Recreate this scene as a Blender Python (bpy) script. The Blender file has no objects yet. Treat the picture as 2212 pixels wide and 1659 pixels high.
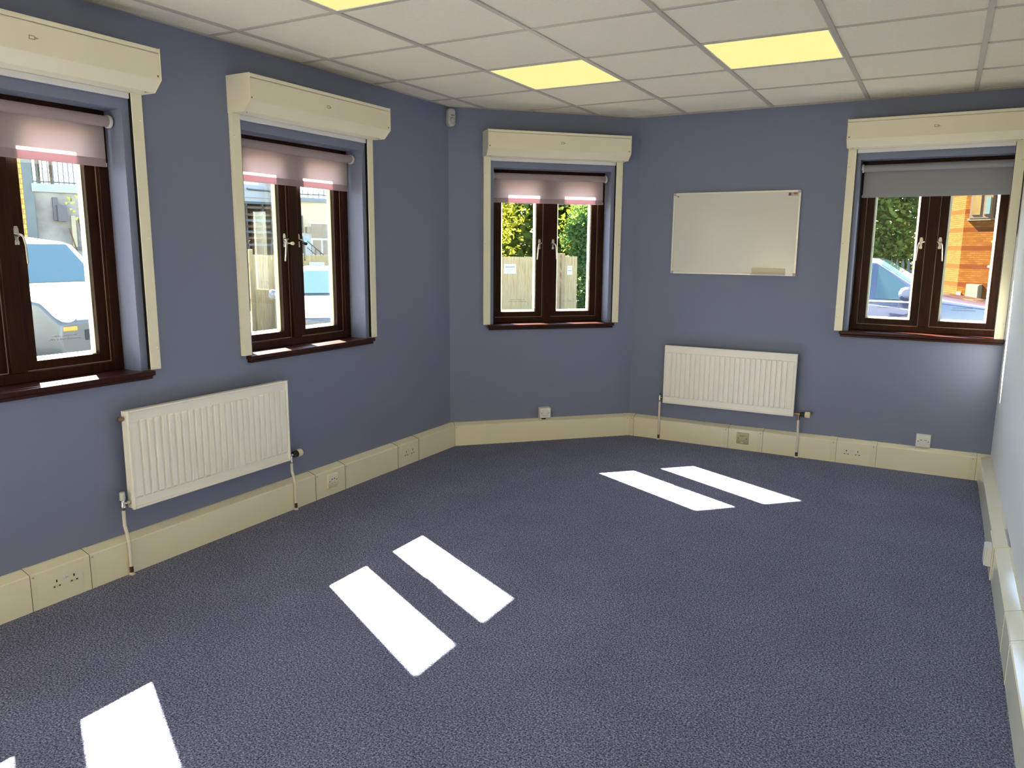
import bpy, bmesh, math, random
from mathutils import Vector, Matrix
random.seed(7)
PI = math.pi
SC = bpy.context.scene
COL = SC.collection

# ------------------------------------------------------------------ camera
cam_d = bpy.data.cameras.new('camera')
cam = bpy.data.objects.new('camera', cam_d)
COL.objects.link(cam)
RX = (0.872427, 0.488679, 0.007969)
RY = (0.091875, -0.147963, -0.984716)
RZ = (-0.480031, 0.859825, -0.173984)
CAM = Vector((2.9340, -3.8400, 1.4526))
cam.matrix_world = Matrix(((RX[0], -RY[0], -RZ[0], CAM.x), (RX[1], -RY[1], -RZ[1], CAM.y),
                           (RX[2], -RY[2], -RZ[2], CAM.z), (0, 0, 0, 1)))
cam_d.sensor_fit = 'HORIZONTAL'
cam_d.sensor_width = 36.0
cam_d.lens = 26.897
cam_d.clip_start = 0.05
cam_d.clip_end = 400
SC.camera = cam

# ------------------------------------------------------------------ world, sun, exposure
SUN_AZ = Vector((0.8855, -0.4646, 0)).normalized()      # horizontal travel of the light
SUN_EL = math.radians(42.0)
w = bpy.data.worlds.new('sky')
SC.world = w
w.use_nodes = True
nt = w.node_tree
bg = nt.nodes['Background']
sky = nt.nodes.new('ShaderNodeTexSky')
sky.sky_type = 'NISHITA'
sky.sun_disc = False
sky.sun_elevation = SUN_EL
sky.sun_rotation = math.radians(-62.3)
sky.air_density = 1.0
sky.dust_density = 0.6
sky.ozone_density = 1.5
nt.links.new(sky.outputs[0], bg.inputs[0])
bg.inputs[1].default_value = 0.20
sd = bpy.data.lights.new('sun', 'SUN')
sd.energy = 30.0
sd.color = (1.0, 0.93, 0.79)
sd.angle = math.radians(0.53)
sun = bpy.data.objects.new('sun', sd)
COL.objects.link(sun)
trav = SUN_AZ * math.cos(SUN_EL) + Vector((0, 0, -math.sin(SUN_EL)))
sun.rotation_euler = trav.to_track_quat('-Z', 'Y').to_euler()
sun.location = (-20, 12, 25)
vs = SC.view_settings
vs.view_transform = 'Standard'
vs.look = 'None'
vs.exposure = 3.0
vs.gamma = 1.0
vs.use_curve_mapping = False
LAMP = (0.140, 0.118, 0.046)        # what the ceiling diffusers give off

# ------------------------------------------------------------------ materials
def newmat(name):
    m = bpy.data.materials.new(name)
    m.use_nodes = True
    return m, m.node_tree, m.node_tree.nodes['Principled BSDF']

def mat(name, col, rough=0.5, spec=0.5, metal=0.0, var=0.0, scale=8.0, bump=0.0, bscale=60.0, col2=None, coat=0.0):
    m, t, b = newmat(name)
    b.inputs['Base Color'].default_value = (*col, 1)
    b.inputs['Roughness'].default_value = rough
    b.inputs['Specular IOR Level'].default_value = spec
    b.inputs['Metallic'].default_value = metal
    b.inputs['Coat Weight'].default_value = coat
    if var or col2:
        tc = t.nodes.new('ShaderNodeTexCoord')
        n = t.nodes.new('ShaderNodeTexNoise')
        n.inputs['Scale'].default_value = scale
        n.inputs['Detail'].default_value = 6
        r = t.nodes.new('ShaderNodeValToRGB')
        c2 = col2 or tuple(c * (1 - var) for c in col)
        r.color_ramp.elements[0].position = 0.35
        r.color_ramp.elements[1].position = 0.65
        r.color_ramp.elements[0].color = (*c2, 1)
        r.color_ramp.elements[1].color = (*col, 1)
        t.links.new(tc.outputs['Object'], n.inputs['Vector'])
        t.links.new(n.outputs[0], r.inputs[0])
        t.links.new(r.outputs[0], b.inputs['Base Color'])
    if bump:
        tc = t.nodes.new('ShaderNodeTexCoord')
        n = t.nodes.new('ShaderNodeTexNoise')
        n.inputs['Scale'].default_value = bscale
        n.inputs['Detail'].default_value = 4
        bp = t.nodes.new('ShaderNodeBump')
        bp.inputs['Strength'].default_value = bump
        bp.inputs['Distance'].default_value = 0.004
        t.links.new(tc.outputs['Object'], n.inputs['Vector'])
        t.links.new(n.outputs[0], bp.inputs['Height'])
        t.links.new(bp.outputs[0], b.inputs['Normal'])
    return m

def wood_mat(name, c1, c2, rough, axis_scale, coat=0.0):
    m, t, b = newmat(name)
    tc = t.nodes.new('ShaderNodeTexCoord')
    mp = t.nodes.new('ShaderNodeMapping')
    mp.inputs['Scale'].default_value = axis_scale
    n = t.nodes.new('ShaderNodeTexNoise')
    n.inputs['Scale'].default_value = 6
    n.inputs['Detail'].default_value = 8
    n.inputs['Distortion'].default_value = 0.6
    r = t.nodes.new('ShaderNodeValToRGB')
    r.color_ramp.elements[0].position = 0.3
    r.color_ramp.elements[1].position = 0.7
    r.color_ramp.elements[0].color = (*c1, 1)
    r.color_ramp.elements[1].color = (*c2, 1)
    t.links.new(tc.outputs['Object'], mp.inputs[0])
    t.links.new(mp.outputs[0], n.inputs['Vector'])
    t.links.new(n.outputs[0], r.inputs[0])
    t.links.new(r.outputs[0], b.inputs['Base Color'])
    b.inputs['Roughness'].default_value = rough
    b.inputs['Specular IOR Level'].default_value = 0.14
    b.inputs['Coat Weight'].default_value = coat
    b.inputs['Coat Roughness'].default_value = 0.25
    return m

def carpet_mat():
    m, t, b = newmat('carpet heather blue')
    tc = t.nodes.new('ShaderNodeTexCoord')
    def noise(s, d, dist=0.0, vec=None):
        n = t.nodes.new('ShaderNodeTexNoise')
        n.inputs['Scale'].default_value = s
        n.inputs['Detail'].default_value = d
        n.inputs['Distortion'].default_value = dist
        t.links.new(vec or tc.outputs['Object'], n.inputs['Vector'])
        return n.outputs[0]
    a = noise(165, 2.0, 0.4)
    f = noise(420, 1.0)
    bl = noise(3.2, 4.0)
    mx = t.nodes.new('ShaderNodeMath'); mx.operation = 'MULTIPLY_ADD'
    mx.inputs[1].default_value = 0.35; t.links.new(f, mx.inputs[0]); 
    sc = t.nodes.new('ShaderNodeMath'); sc.operation = 'MULTIPLY'; sc.inputs[1].default_value = 0.65
    t.links.new(a, sc.inputs[0]); t.links.new(sc.outputs[0], mx.inputs[2])
    r = t.nodes.new('ShaderNodeValToRGB')
    e = r.color_ramp.elements
    e[0].position = 0.36; e[0].color = (0.030, 0.032, 0.062, 1)
    e[1].position = 0.64; e[1].color = (0.44, 0.45, 0.58, 1)
    k = e.new(0.5); k.color = (0.155, 0.165, 0.265, 1)
    t.links.new(mx.outputs[0], r.inputs[0])
    r2 = t.nodes.new('ShaderNodeValToRGB')
    r2.color_ramp.elements[0].position = 0.3; r2.color_ramp.elements[0].color = (0.86, 0.86, 0.86, 1)
    r2.color_ramp.elements[1].position = 0.7; r2.color_ramp.elements[1].color = (1, 1, 1, 1)
    t.links.new(bl, r2.inputs[0])
    ml = t.nodes.new('ShaderNodeMixRGB'); ml.blend_type = 'MULTIPLY'; ml.inputs[0].default_value = 1
    t.links.new(r.outputs[0], ml.inputs[1]); t.links.new(r2.outputs[0], ml.inputs[2])
    t.links.new(ml.outputs[0], b.inputs['Base Color'])
    b.inputs['Roughness'].default_value = 0.95
    b.inputs['Specular IOR Level'].default_value = 0.1
    bp = t.nodes.new('ShaderNodeBump'); bp.inputs['Strength'].default_value = 0.7; bp.inputs['Distance'].default_value = 0.004
    t.links.new(mx.outputs[0], bp.inputs['Height']); t.links.new(bp.outputs[0], b.inputs['Normal'])
    return m

def glass_mat(name, tint=(0.96, 0.985, 0.975), refl=0.5, rough=0.0):
    m = bpy.data.materials.new(name); m.use_nodes = True
    t = m.node_tree; t.nodes.clear()
    o = t.nodes.new('ShaderNodeOutputMaterial'); mx = t.nodes.new('ShaderNodeMixShader')
    tr = t.nodes.new('ShaderNodeBsdfTransparent'); tr.inputs[0].default_value = (*tint, 1)
    gl = t.nodes.new('ShaderNodeBsdfGlossy'); gl.inputs['Roughness'].default_value = rough
    fr = t.nodes.new('ShaderNodeFresnel'); fr.inputs[0].default_value = 1.45
    mu = t.nodes.new('ShaderNodeMath'); mu.operation = 'MULTIPLY'; mu.inputs[1].default_value = refl
    t.links.new(fr.outputs[0], mu.inputs[0]); t.links.new(mu.outputs[0], mx.inputs[0])
    t.links.new(tr.outputs[0], mx.inputs[1]); t.links.new(gl.outputs[0], mx.inputs[2]); t.links.new(mx.outputs[0], o.inputs[0])
    return m

def translucent_mat(name, col, tcol, fac, var=None, vscale=8.0):
    m = bpy.data.materials.new(name); m.use_nodes = True
    t = m.node_tree; t.nodes.clear()
    o = t.nodes.new('ShaderNodeOutputMaterial'); mx = t.nodes.new('ShaderNodeMixShader')
    d = t.nodes.new('ShaderNodeBsdfDiffuse'); d.inputs[0].default_value = (*col, 1)
    tr = t.nodes.new('ShaderNodeBsdfTranslucent'); tr.inputs[0].default_value = (*tcol, 1)
    mx.inputs[0].default_value = fac
    if var:
        tc = t.nodes.new('ShaderNodeTexCoord'); n = t.nodes.new('ShaderNodeTexNoise')
        n.inputs['Scale'].default_value = vscale; n.inputs['Detail'].default_value = 5
        t.links.new(tc.outputs['Object'], n.inputs['Vector'])
        for base, node in ((col, d), (tcol, tr)):
            r = t.nodes.new('ShaderNodeValToRGB')
            r.color_ramp.elements[0].position = 0.35; r.color_ramp.elements[1].position = 0.65
            r.color_ramp.elements[0].color = (*base, 1)
            r.color_ramp.elements[1].color = (*[base[i] * var[i] for i in range(3)], 1)
            t.links.new(n.outputs[0], r.inputs[0]); t.links.new(r.outputs[0], node.inputs[0])
    t.links.new(d.outputs[0], mx.inputs[1]); t.links.new(tr.outputs[0], mx.inputs[2]); t.links.new(mx.outputs[0], o.inputs[0])
    return m

def emit_mat(name, col):
    m = bpy.data.materials.new(name); m.use_nodes = True
    t = m.node_tree; t.nodes.clear()
    o = t.nodes.new('ShaderNodeOutputMaterial'); e = t.nodes.new('ShaderNodeEmission')
    e.inputs[0].default_value = (*col, 1); e.inputs[1].default_value = 1.0
    t.links.new(e.outputs[0], o.inputs[0])
    return m

def brick_mat(name, c1, c2, mortar, sx=1.0, bands=None, z0=0.0):
    """bricks laid on a wall whose local x runs along it and local z up; bands = (period, height, colour)"""
    m, t, b = newmat(name)
    tc = t.nodes.new('ShaderNodeTexCoord'); sp = t.nodes.new('ShaderNodeSeparateXYZ'); cb = t.nodes.new('ShaderNodeCombineXYZ')
    t.links.new(tc.outputs['Object'], sp.inputs[0]); t.links.new(sp.outputs[0], cb.inputs[0]); t.links.new(sp.outputs[2], cb.inputs[1])
    br = t.nodes.new('ShaderNodeTexBrick')
    br.inputs['Scale'].default_value = 1.0
    br.inputs['Brick Width'].default_value = 0.225 * sx
    br.inputs['Row Height'].default_value = 0.075 * sx
    br.inputs['Mortar Size'].default_value = 0.006 * sx
    br.inputs['Color1'].default_value = (*c1, 1); br.inputs['Color2'].default_value = (*c2, 1); br.inputs['Mortar'].default_value = (*mortar, 1)
    t.links.new(cb.outputs[0], br.inputs['Vector'])
    out = br.outputs[0]
    if bands:
        per, h, bc = bands
        ad = t.nodes.new('ShaderNodeMath'); ad.operation = 'ADD'; ad.inputs[1].default_value = 50 * per - z0
        md = t.nodes.new('ShaderNodeMath'); md.operation = 'MODULO'; md.inputs[1].default_value = per
        lt = t.nodes.new('ShaderNodeMath'); lt.operation = 'LESS_THAN'; lt.inputs[1].default_value = h
        t.links.new(sp.outputs[2], ad.inputs[0]); t.links.new(ad.outputs[0], md.inputs[0]); t.links.new(md.outputs[0], lt.inputs[0])
        mx = t.nodes.new('ShaderNodeMixRGB'); mx.blend_type = 'MIX'; mx.inputs[2].default_value = (*bc, 1)
        mu = t.nodes.new('ShaderNodeMath'); mu.operation = 'MULTIPLY'; mu.inputs[1].default_value = 0.8
        t.links.new(lt.outputs[0], mu.inputs[0]); t.links.new(mu.outputs[0], mx.inputs[0]); t.links.new(out, mx.inputs[1])
        out = mx.outputs[0]
    t.links.new(out, b.inputs['Base Color'])
    b.inputs['Roughness'].default_value = 0.95; b.inputs['Specular IOR Level'].default_value = 0.0
    return m

M = {}
bz0 = lambda z: CAM.z + .78 * (z - CAM.z)
M['wall'] = mat('slate blue wall paint', (0.200, 0.224, 0.318), 0.55, 0.35, bump=0.05, bscale=220)
M['white_wall'] = mat('white partition paint', (0.72, 0.71, 0.68), 0.8, 0.2, bump=0.15, bscale=300)
M['cream_wall'] = mat('warm bounce wall paint', (0.82, 0.72, 0.50), 0.85, 0.2)  # tone chosen so the unseen rear wall bounces warm light
M['ceil'] = mat('mineral ceiling tile', (0.86, 0.82, 0.66), 0.95, 0.1, var=0.04, scale=90, bump=0.25, bscale=400)
M['bar'] = mat('ceiling grid bar', (0.50, 0.47, 0.40), 0.45, 0.4)
M['carpet'] = carpet_mat()
M['pvc'] = mat('cream trunking plastic', (0.90, 0.845, 0.625), 0.13, 0.5)
M['pvc_edge'] = mat('cream trunking joint', (0.87, 0.82, 0.61), 0.15, 0.5)
M['gap'] = mat('dark joint gap', (0.16, 0.14, 0.09), 0.7, 0.2)  # dark line along one edge of each joint cover
M['shutter'] = mat('cream coated aluminium', (0.86, 0.815, 0.61), 0.28, 0.5)
M['white_metal'] = mat('white coated metal', (0.80, 0.80, 0.78), 0.35, 0.5)
M['rad'] = mat('white radiator enamel', (0.90, 0.875, 0.75), 0.3, 0.5)
M['pipe'] = mat('painted pipe', (0.74, 0.68, 0.58), 0.35, 0.5)
M['chip'] = mat('bare rusty copper', (0.06, 0.025, 0.018), 0.6, 0.4)
M['chrome'] = mat('chrome', (0.62, 0.58, 0.52), 0.18, 0.5, metal=1.0)
M['brass'] = mat('worn brass fitting', (0.33, 0.21, 0.14), 0.35, 0.5, metal=1.0)
M['black'] = mat('black plastic', (0.012, 0.012, 0.012), 0.4, 0.5)
M['dark'] = mat('dark slot', (0.008, 0.008, 0.009), 0.8, 0.2)
M['cream_plastic'] = mat('cream thermostat plastic', (0.80, 0.70, 0.48), 0.4, 0.5)
M['white_plastic'] = mat('white plastic', (0.80, 0.79, 0.74), 0.3, 0.5)
M['beige_plastic'] = mat('aged beige plastic', (0.50, 0.46, 0.27), 0.35, 0.5)
M['grey_plastic'] = mat('grey cap plastic', (0.42, 0.42, 0.40), 0.45, 0.4)
M['sensor'] = mat('off white sensor plastic', (0.58, 0.575, 0.53), 0.4, 0.4)
M['lens'] = mat('milky lens', (0.45, 0.45, 0.44), 0.25, 0.5)
M['board'] = mat('whiteboard enamel', (0.70, 0.695, 0.62), 0.16, 0.5)
M['alu'] = mat('satin aluminium', (0.70, 0.69, 0.62), 0.35, 0.5, metal=0.35)
M['tray'] = mat('cream pen tray', (0.66, 0.63, 0.45), 0.35, 0.5)
M['wood_v'] = wood_mat('dark mahogany stain upright', (0.017, 0.0052, 0.0018), (0.040, 0.0120, 0.0036), 0.42, (14, 14, 1), 0.0)
M['wood_h'] = wood_mat('dark mahogany stain board', (0.026, 0.0070, 0.005), (0.048, 0.012, 0.0075), 0.30, (1, 14, 14), 0.1)
M['sash_edge'] = mat('pale sash edging', (0.34, 0.25, 0.18), 0.6, 0.3)  # thin pale strip round the front edge of each sash
M['spacer'] = translucent_mat('glazing edge tape', (0.75, 0.76, 0.62), (0.75, 0.76, 0.62), 0.45)
M['glass'] = glass_mat('window glass', (0.97, 0.985, 0.98), 0.5)
M['fabric'] = translucent_mat('mauve blind fabric', (0.60, 0.55, 0.54), (0.72, 0.595, 0.585), 0.55)
M['fabric_hem'] = translucent_mat('doubled blind hem', (0.46, 0.40, 0.40), (0.46, 0.30, 0.34), 0.32)
M['fabric_grey'] = translucent_mat('grey blind fabric', (0.36, 0.36, 0.37), (0.08, 0.08, 0.085), 0.12)
M['lamp'] = emit_mat('lit yellow diffuser', LAMP)
M['text'] = mat('dark printed lettering', (0.02, 0.02, 0.03), 0.6, 0.3)
M['mark'] = mat('faint grey print', (0.40, 0.37, 0.26), 0.5, 0.3)
M['red'] = mat('red print', (0.42, 0.07, 0.03), 0.5, 0.3)
M['brown_print'] = mat('brown print', (0.14, 0.09, 0.07), 0.5, 0.3)
M['paper'] = mat('white sign paper', (0.50, 0.49, 0.47), 0.7, 0.2)
M['sign_text'] = mat('sign lettering', (0.10, 0.08, 0.075), 0.7, 0.2)
# outside
M['tarmac'] = mat('tarmac', (0.050, 0.049, 0.047), 0.9, 0.2, var=0.3, scale=3, bump=0.3, bscale=40)
M['fence'] = wood_mat('weathered fence timber', (0.27, 0.185, 0.080), (0.42, 0.315, 0.160), 0.85, (9, 9, 0.6))
M['post'] = wood_mat('fence post timber', (0.22, 0.155, 0.075), (0.30, 0.215, 0.115), 0.85, (9, 9, 0.8))
M['grey_render'] = mat('stained grey render', (0.27, 0.25, 0.21), 0.9, 0.2, scale=1.1, col2=(0.14, 0.125, 0.105))
M['pale_render'] = mat('pale grey render', (0.30, 0.315, 0.315), 0.9, 0.2, var=0.12, scale=1.5)
M['cream_render'] = mat('cream render', (0.72, 0.60, 0.40), 0.9, 0.2, var=0.08, scale=1.0)
M['rail'] = mat('dark painted railing', (0.055, 0.07, 0.08), 0.5, 0.4)
M['dark_timber'] = wood_mat('dark weathered timber', (0.035, 0.032, 0.03), (0.13, 0.095, 0.06), 0.85, (0.5, 4, 12))
M['white_frame'] = mat('white window frame', (0.72, 0.71, 0.68), 0.5, 0.4)
M['blind_beige'] = mat('beige vertical blind', (0.42, 0.33, 0.23), 0.85, 0.2, var=0.12, scale=5)
M['dark_glass'] = mat('dark window glass', (0.05, 0.07, 0.075), 0.05, 0.5)
M['door_paint'] = mat('pale grey door paint', (0.52, 0.51, 0.47), 0.6, 0.3)
M['poster'] = mat('pale blue poster', (0.52, 0.66, 0.68), 0.6, 0.3, scale=3, col2=(0.22, 0.42, 0.50))
M['pipe_dark'] = mat('dark drainpipe', (0.06, 0.075, 0.08), 0.5, 0.4)
M['meter'] = mat('beige meter box', (0.36, 0.30, 0.19), 0.7, 0.3)
M['ochre'] = brick_mat('ochre cladding', (0.62, 0.36, 0.09), (0.58, 0.32, 0.08), (0.25, 0.15, 0.06), 2.2)
M['teal'] = mat('teal painted column', (0.12, 0.14, 0.13), 0.7, 0.3, var=0.15, scale=2)
M['brick'] = brick_mat('orange brick with red bands', (0.118, 0.048, 0.0105), (0.085, 0.032, 0.0075), (0.050, 0.019, 0.005), .78, (0.5265, 0.133, (0.060, 0.015, 0.006)), bz0(0.85))
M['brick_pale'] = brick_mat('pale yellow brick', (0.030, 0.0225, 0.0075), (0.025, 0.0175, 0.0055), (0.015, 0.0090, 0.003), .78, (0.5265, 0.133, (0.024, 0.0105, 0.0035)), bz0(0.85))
M['mortar_grey'] = mat('lower brown brick', (0.14, 0.085, 0.05), 0.9, 0.2, var=0.3, scale=6)
M['sill_stone'] = mat('stone sill', (0.07, 0.055, 0.035), 0.8, 0.2)
M['brown_frame'] = mat('brown window frame', (0.055, 0.028, 0.018), 0.5, 0.3)
M['amber_glass'] = mat('window glass with amber blind', (0.105, 0.068, 0.028), 0.15, 0.5, scale=2.0, col2=(0.08, 0.045, 0.018))  # amber tones mottled over the pane
M['blue_glass'] = mat('bluish window glass', (0.06, 0.09, 0.095), 0.1, 0.5)
M['cabinet'] = mat('cream cabinet', (0.115, 0.098, 0.060), 0.6, 0.3)
M['grey_post'] = mat('grey steel post', (0.075, 0.07, 0.075), 0.5, 0.4)
M['palisade'] = mat('dark palisade steel', (0.03, 0.035, 0.03), 0.5, 0.4)
M['bark'] = mat('bark', (0.10, 0.07, 0.045), 0.95, 0.1, var=0.4, scale=12)
M['leaf_sun'] = translucent_mat('bright leaves', (0.035, 0.065, 0.014), (0.09, 0.125, 0.012), 0.40, (1.8, 1.45, 1.2), 1.3)
M['leaf_mid'] = translucent_mat('mid green leaves', (0.032, 0.052, 0.012), (0.065, 0.085, 0.009), 0.35, (1.8, 1.4, 1.3), 1.6)
M['leaf_dark'] = translucent_mat('dark ivy leaves', (0.034, 0.070, 0.022), (0.05, 0.10, 0.018), 0.3, (1.9, 1.6, 1.6), 1.7)
M['leaf_hedge'] = translucent_mat('hedge leaves', (0.030, 0.056, 0.016), (0.10, 0.13, 0.022), 0.38, (4.0, 3.0, 2.4), 1.9)  # much lighter noise patches imitate bright sunlit specks among the leaves
M['leaf_yellow'] = translucent_mat('yellow green leaves', (0.12, 0.14, 0.014), (0.24, 0.235, 0.022), 0.45, (1.3, 1.2, 1.0), 2.0)
M['car_white'] = mat('white car paint', (0.15, 0.155, 0.15), 0.12, 0.5, coat=0.6)
M['car_silver'] = mat('silver car paint', (0.085, 0.085, 0.072), 0.30, 0.5, metal=0.0, coat=0.2)
M['car_navy'] = mat('navy car paint', (0.030, 0.034, 0.065), 0.10, 0.5, coat=0.8)
M['car_glass'] = mat('teal car glass', (0.033, 0.068, 0.072), 0.03, 0.5)  # teal base colour stands in for sky mirrored in the glass
M['car_trim'] = mat('car rubber trim', (0.012, 0.012, 0.013), 0.5, 0.4)
M['car_chrome'] = mat('bright car trim', (0.75, 0.75, 0.75), 0.15, 0.5, metal=1.0)
M['headlight'] = mat('clear headlight', (0.55, 0.57, 0.58), 0.05, 0.5)
M['amber'] = mat('amber indicator', (0.75, 0.25, 0.03), 0.2, 0.5)
M['plate'] = mat('blank number plate', (0.62, 0.62, 0.58), 0.4, 0.4)
M['tyre'] = mat('tyre rubber', (0.015, 0.015, 0.015), 0.8, 0.2)

# ------------------------------------------------------------------ mesh building
class MB:
    def __init__(s): s.v = []; s.f = []
    def add(s, vs, fs):
        n = len(s.v); s.v += [tuple(p) for p in vs]; s.f += [tuple(n + i for i in f) for f in fs]; return s
    def box(s, x0, x1, y0, y1, z0, z1):
        x0, x1 = min(x0, x1), max(x0, x1); y0, y1 = min(y0, y1), max(y0, y1); z0, z1 = min(z0, z1), max(z0, z1)
        return s.add([(x0, y0, z0), (x1, y0, z0), (x1, y1, z0), (x0, y1, z0), (x0, y0, z1), (x1, y0, z1), (x1, y1, z1), (x0, y1, z1)],
                     [(0, 3, 2, 1), (4, 5, 6, 7), (0, 1, 5, 4), (1, 2, 6, 5), (2, 3, 7, 6), (3, 0, 4, 7)])
    def wb(s, s0, s1, o0, o1, z0, z1):            # on a wall: along, off the wall into the room, up
        return s.box(s0, s1, -o1, -o0, z0, z1)
    def ring(s, x0, x1, z0, z1, t, o0, o1):       # rectangular frame of bar width t (or l,r,b,t)
        l, r, b, u = (t,) * 4 if not isinstance(t, tuple) else t
        s.wb(x0, x0 + l, o0, o1, z0, z1); s.wb(x1 - r, x1, o0, o1, z0, z1)
        s.wb(x0 + l, x1 - r, o0, o1, z0, z0 + b); s.wb(x0 + l, x1 - r, o0, o1, z1 - u, z1); return s
    def prism(s, prof, x0, x1, sh0=0.0, sh1=0.0):   # prof = [(off, z)], ends sheared with off
        n = len(prof)
        a = [(x0 + sh0 * o, -o, z) for o, z in prof]; b = [(x1 + sh1 * o, -o, z) for o, z in prof]
        return s.add(a + b, [tuple(range(n)), tuple(range(2 * n - 1, n - 1, -1))] + [(i, (i + 1) % n, n + (i + 1) % n, n + i) for i in range(n)])
    def poly(s, pts, o0, o1):                      # outline in (x, z) with thickness along off
        n = len(pts)
        return s.add([(x, -o0, z) for x, z in pts] + [(x, -o1, z) for x, z in pts],
                     [tuple(range(n)), tuple(range(2 * n - 1, n - 1, -1))] + [(i, (i + 1) % n, n + (i + 1) % n, n + i) for i in range(n)])
    def cyl(s, p0, p1, r0, r1=None, n=20):
        r1 = r0 if r1 is None else r1
        return s.lathe(p0, p1, [(0, r0), (1, r1)], n)
    def lathe(s, p0, p1, prof, n=20):              # prof = [(t along, radius)]
        p0, p1 = Vector(p0), Vector(p1); d = p1 - p0; z = d.normalized()
        u = z.orthogonal().normalized(); v = z.cross(u)
        vs = []; fs = []
        for t, r in prof:
            for i in range(n):
                a = 2 * PI * i / n; vs.append(p0 + d * t + (u * math.cos(a) + v * math.sin(a)) * max(r, 1e-5))
        for k in range(len(prof) - 1):
            for i in range(n):
                j = (i + 1) % n; fs.append((k * n + i, k * n + j, (k + 1) * n + j, (k + 1) * n + i))
        fs.append(tuple(range(n - 1, -1, -1))); m = (len(prof) - 1) * n; fs.append(tuple(m + i for i in range(n)))
        return s.add(vs, fs)
    def tube(s, pts, r, n=12, smooth=True):
        P = [Vector(p) for p in pts]
        if smooth and len(P) > 2:
            for _ in range(2):
                Q = [P[0]]
                for a, b in zip(P[:-1], P[1:]): Q += [a * .75 + b * .25, a * .25 + b * .75]
                Q.append(P[-1]); P = Q
        vs = []; fs = []; u = None
        for i, p in enumerate(P):
            t = (P[min(i + 1, len(P) - 1)] - P[max(i - 1, 0)]).normalized()
            u = t.orthogonal().normalized() if u is None else (u - t * u.dot(t)).normalized()
            v = t.cross(u)
            for k in range(n):
                a = 2 * PI * k / n; vs.append(p + (u * math.cos(a) + v * math.sin(a)) * r)
        for i in range(len(P) - 1):
            for k in range(n):
                j = (k + 1) % n; fs.append((i * n + k, i * n + j, (i + 1) * n + j, (i + 1) * n + k))
        fs.append(tuple(range(n - 1, -1, -1))); m = (len(P) - 1) * n; fs.append(tuple(m + k for k in range(n)))
        return s.add(vs, fs)
    def dome(s, c, nrm, r, h, n=12):
        c = Vector(c); nrm = Vector(nrm).normalized()
        return s.lathe(c, c + nrm * h, [(0, r), (.45, r * .9), (.8, r * .6), (1, r * .15)], n)
    def build(s, name, m, parent=None, bevel=0.0, smooth=False, seg=2, fix=True):
        me = bpy.data.meshes.new(name)
        me.from_pydata(s.v, [], s.f)
        if fix:
            b = bmesh.new(); b.from_mesh(me); bmesh.ops.recalc_face_normals(b, faces=b.faces); b.to_mesh(me); b.free()
        me.materials.append(m)
        o = bpy.data.objects.new(name, me)
        COL.objects.link(o)
        if parent: o.parent = parent
        if smooth:
            for p in me.polygons: p.use_smooth = True
            try: me.set_sharp_from_angle(angle=math.radians(40))
            except Exception: pass
        if bevel:
            bm_ = o.modifiers.new('bevel', 'BEVEL'); bm_.width = bevel; bm_.segments = seg; bm_.limit_method = 'ANGLE'; bm_.angle_limit = math.radians(40)
        return o

def tag(o, label=None, cat=None, group=None, kind=None):
    if label: o['label'] = label
    if cat: o['category'] = cat
    if group: o['group'] = group
    if kind: o['kind'] = kind
    return o
def empty(name, loc=(0, 0, 0), rz=0.0, label=None, cat=None, group=None, kind=None):
    o = bpy.data.objects.new(name, None); COL.objects.link(o)
    o.empty_display_size = 0.1; o.location = loc; o.rotation_euler = (0, 0, rz)
    return tag(o, label, cat, group, kind)
WALL = {'L': ((-0.1955, 0.0), PI / 2), 'M': ((-0.1955, 0.8199), PI / 4), 'R': ((0.0, 1.8498), 0.0), 'W': ((3.3014, 0.0), -PI / 2)}
def on_wall(name, k, s, z, off=0.0, **kw):
    (ox, oy), a = WALL[k]
    t = Vector((math.cos(a), math.sin(a))); n = Vector((math.sin(a), -math.cos(a)))
    return empty(name, (ox + t.x * s + n.x * off, oy + t.y * s + n.y * off, z), a, **kw)

def text_mesh(name, body, size, m, parent, loc, rot, mirror=False, align='CENTER', depth=0.0006):
    c = bpy.data.curves.new(name, 'FONT'); c.body = body; c.size = size; c.align_x = align; c.align_y = 'CENTER'; c.extrude = depth / 2
    tmp = bpy.data.objects.new(name + '_tmp', c); COL.objects.link(tmp)
    dg = bpy.context.evaluated_depsgraph_get()
    me = bpy.data.meshes.new_from_object(tmp.evaluated_get(dg))
    bpy.data.objects.remove(tmp); bpy.data.curves.remove(c)
    if mirror:
        for v in me.vertices: v.co.x = -v.co.x
        me.flip_normals()
    me.name = name; me.materials.clear(); me.materials.append(m)
    o = bpy.data.objects.new(name, me); COL.objects.link(o)
    o.parent = parent; o.location = loc; o.rotation_euler = rot
    return o

# ------------------------------------------------------------------ room shell
H = 2.4235
XL, YB, XR, YR = -0.1955, 1.8498, 3.3014, -6.6
XM0, YM0 = -0.1955, 0.8199          # corner left wall / bay wall
XM1 = 0.8344                        # corner bay wall / far wall
OW = 0.912                          # width of a window opening
GD = (-6.50, -3.95, 0.0, 2.25)         # added opening in the left wall behind the camera, for fill daylight
WIN = {1: ('L', -2.587, 0.0), 2: ('L', -1.030, 0.0), 3: ('M', 0.330, 0.0), 4: ('R', 2.383, 0.022)}
ZB, ZT = 0.868, 2.028               # opening bottom (under the sill board) and top

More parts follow.
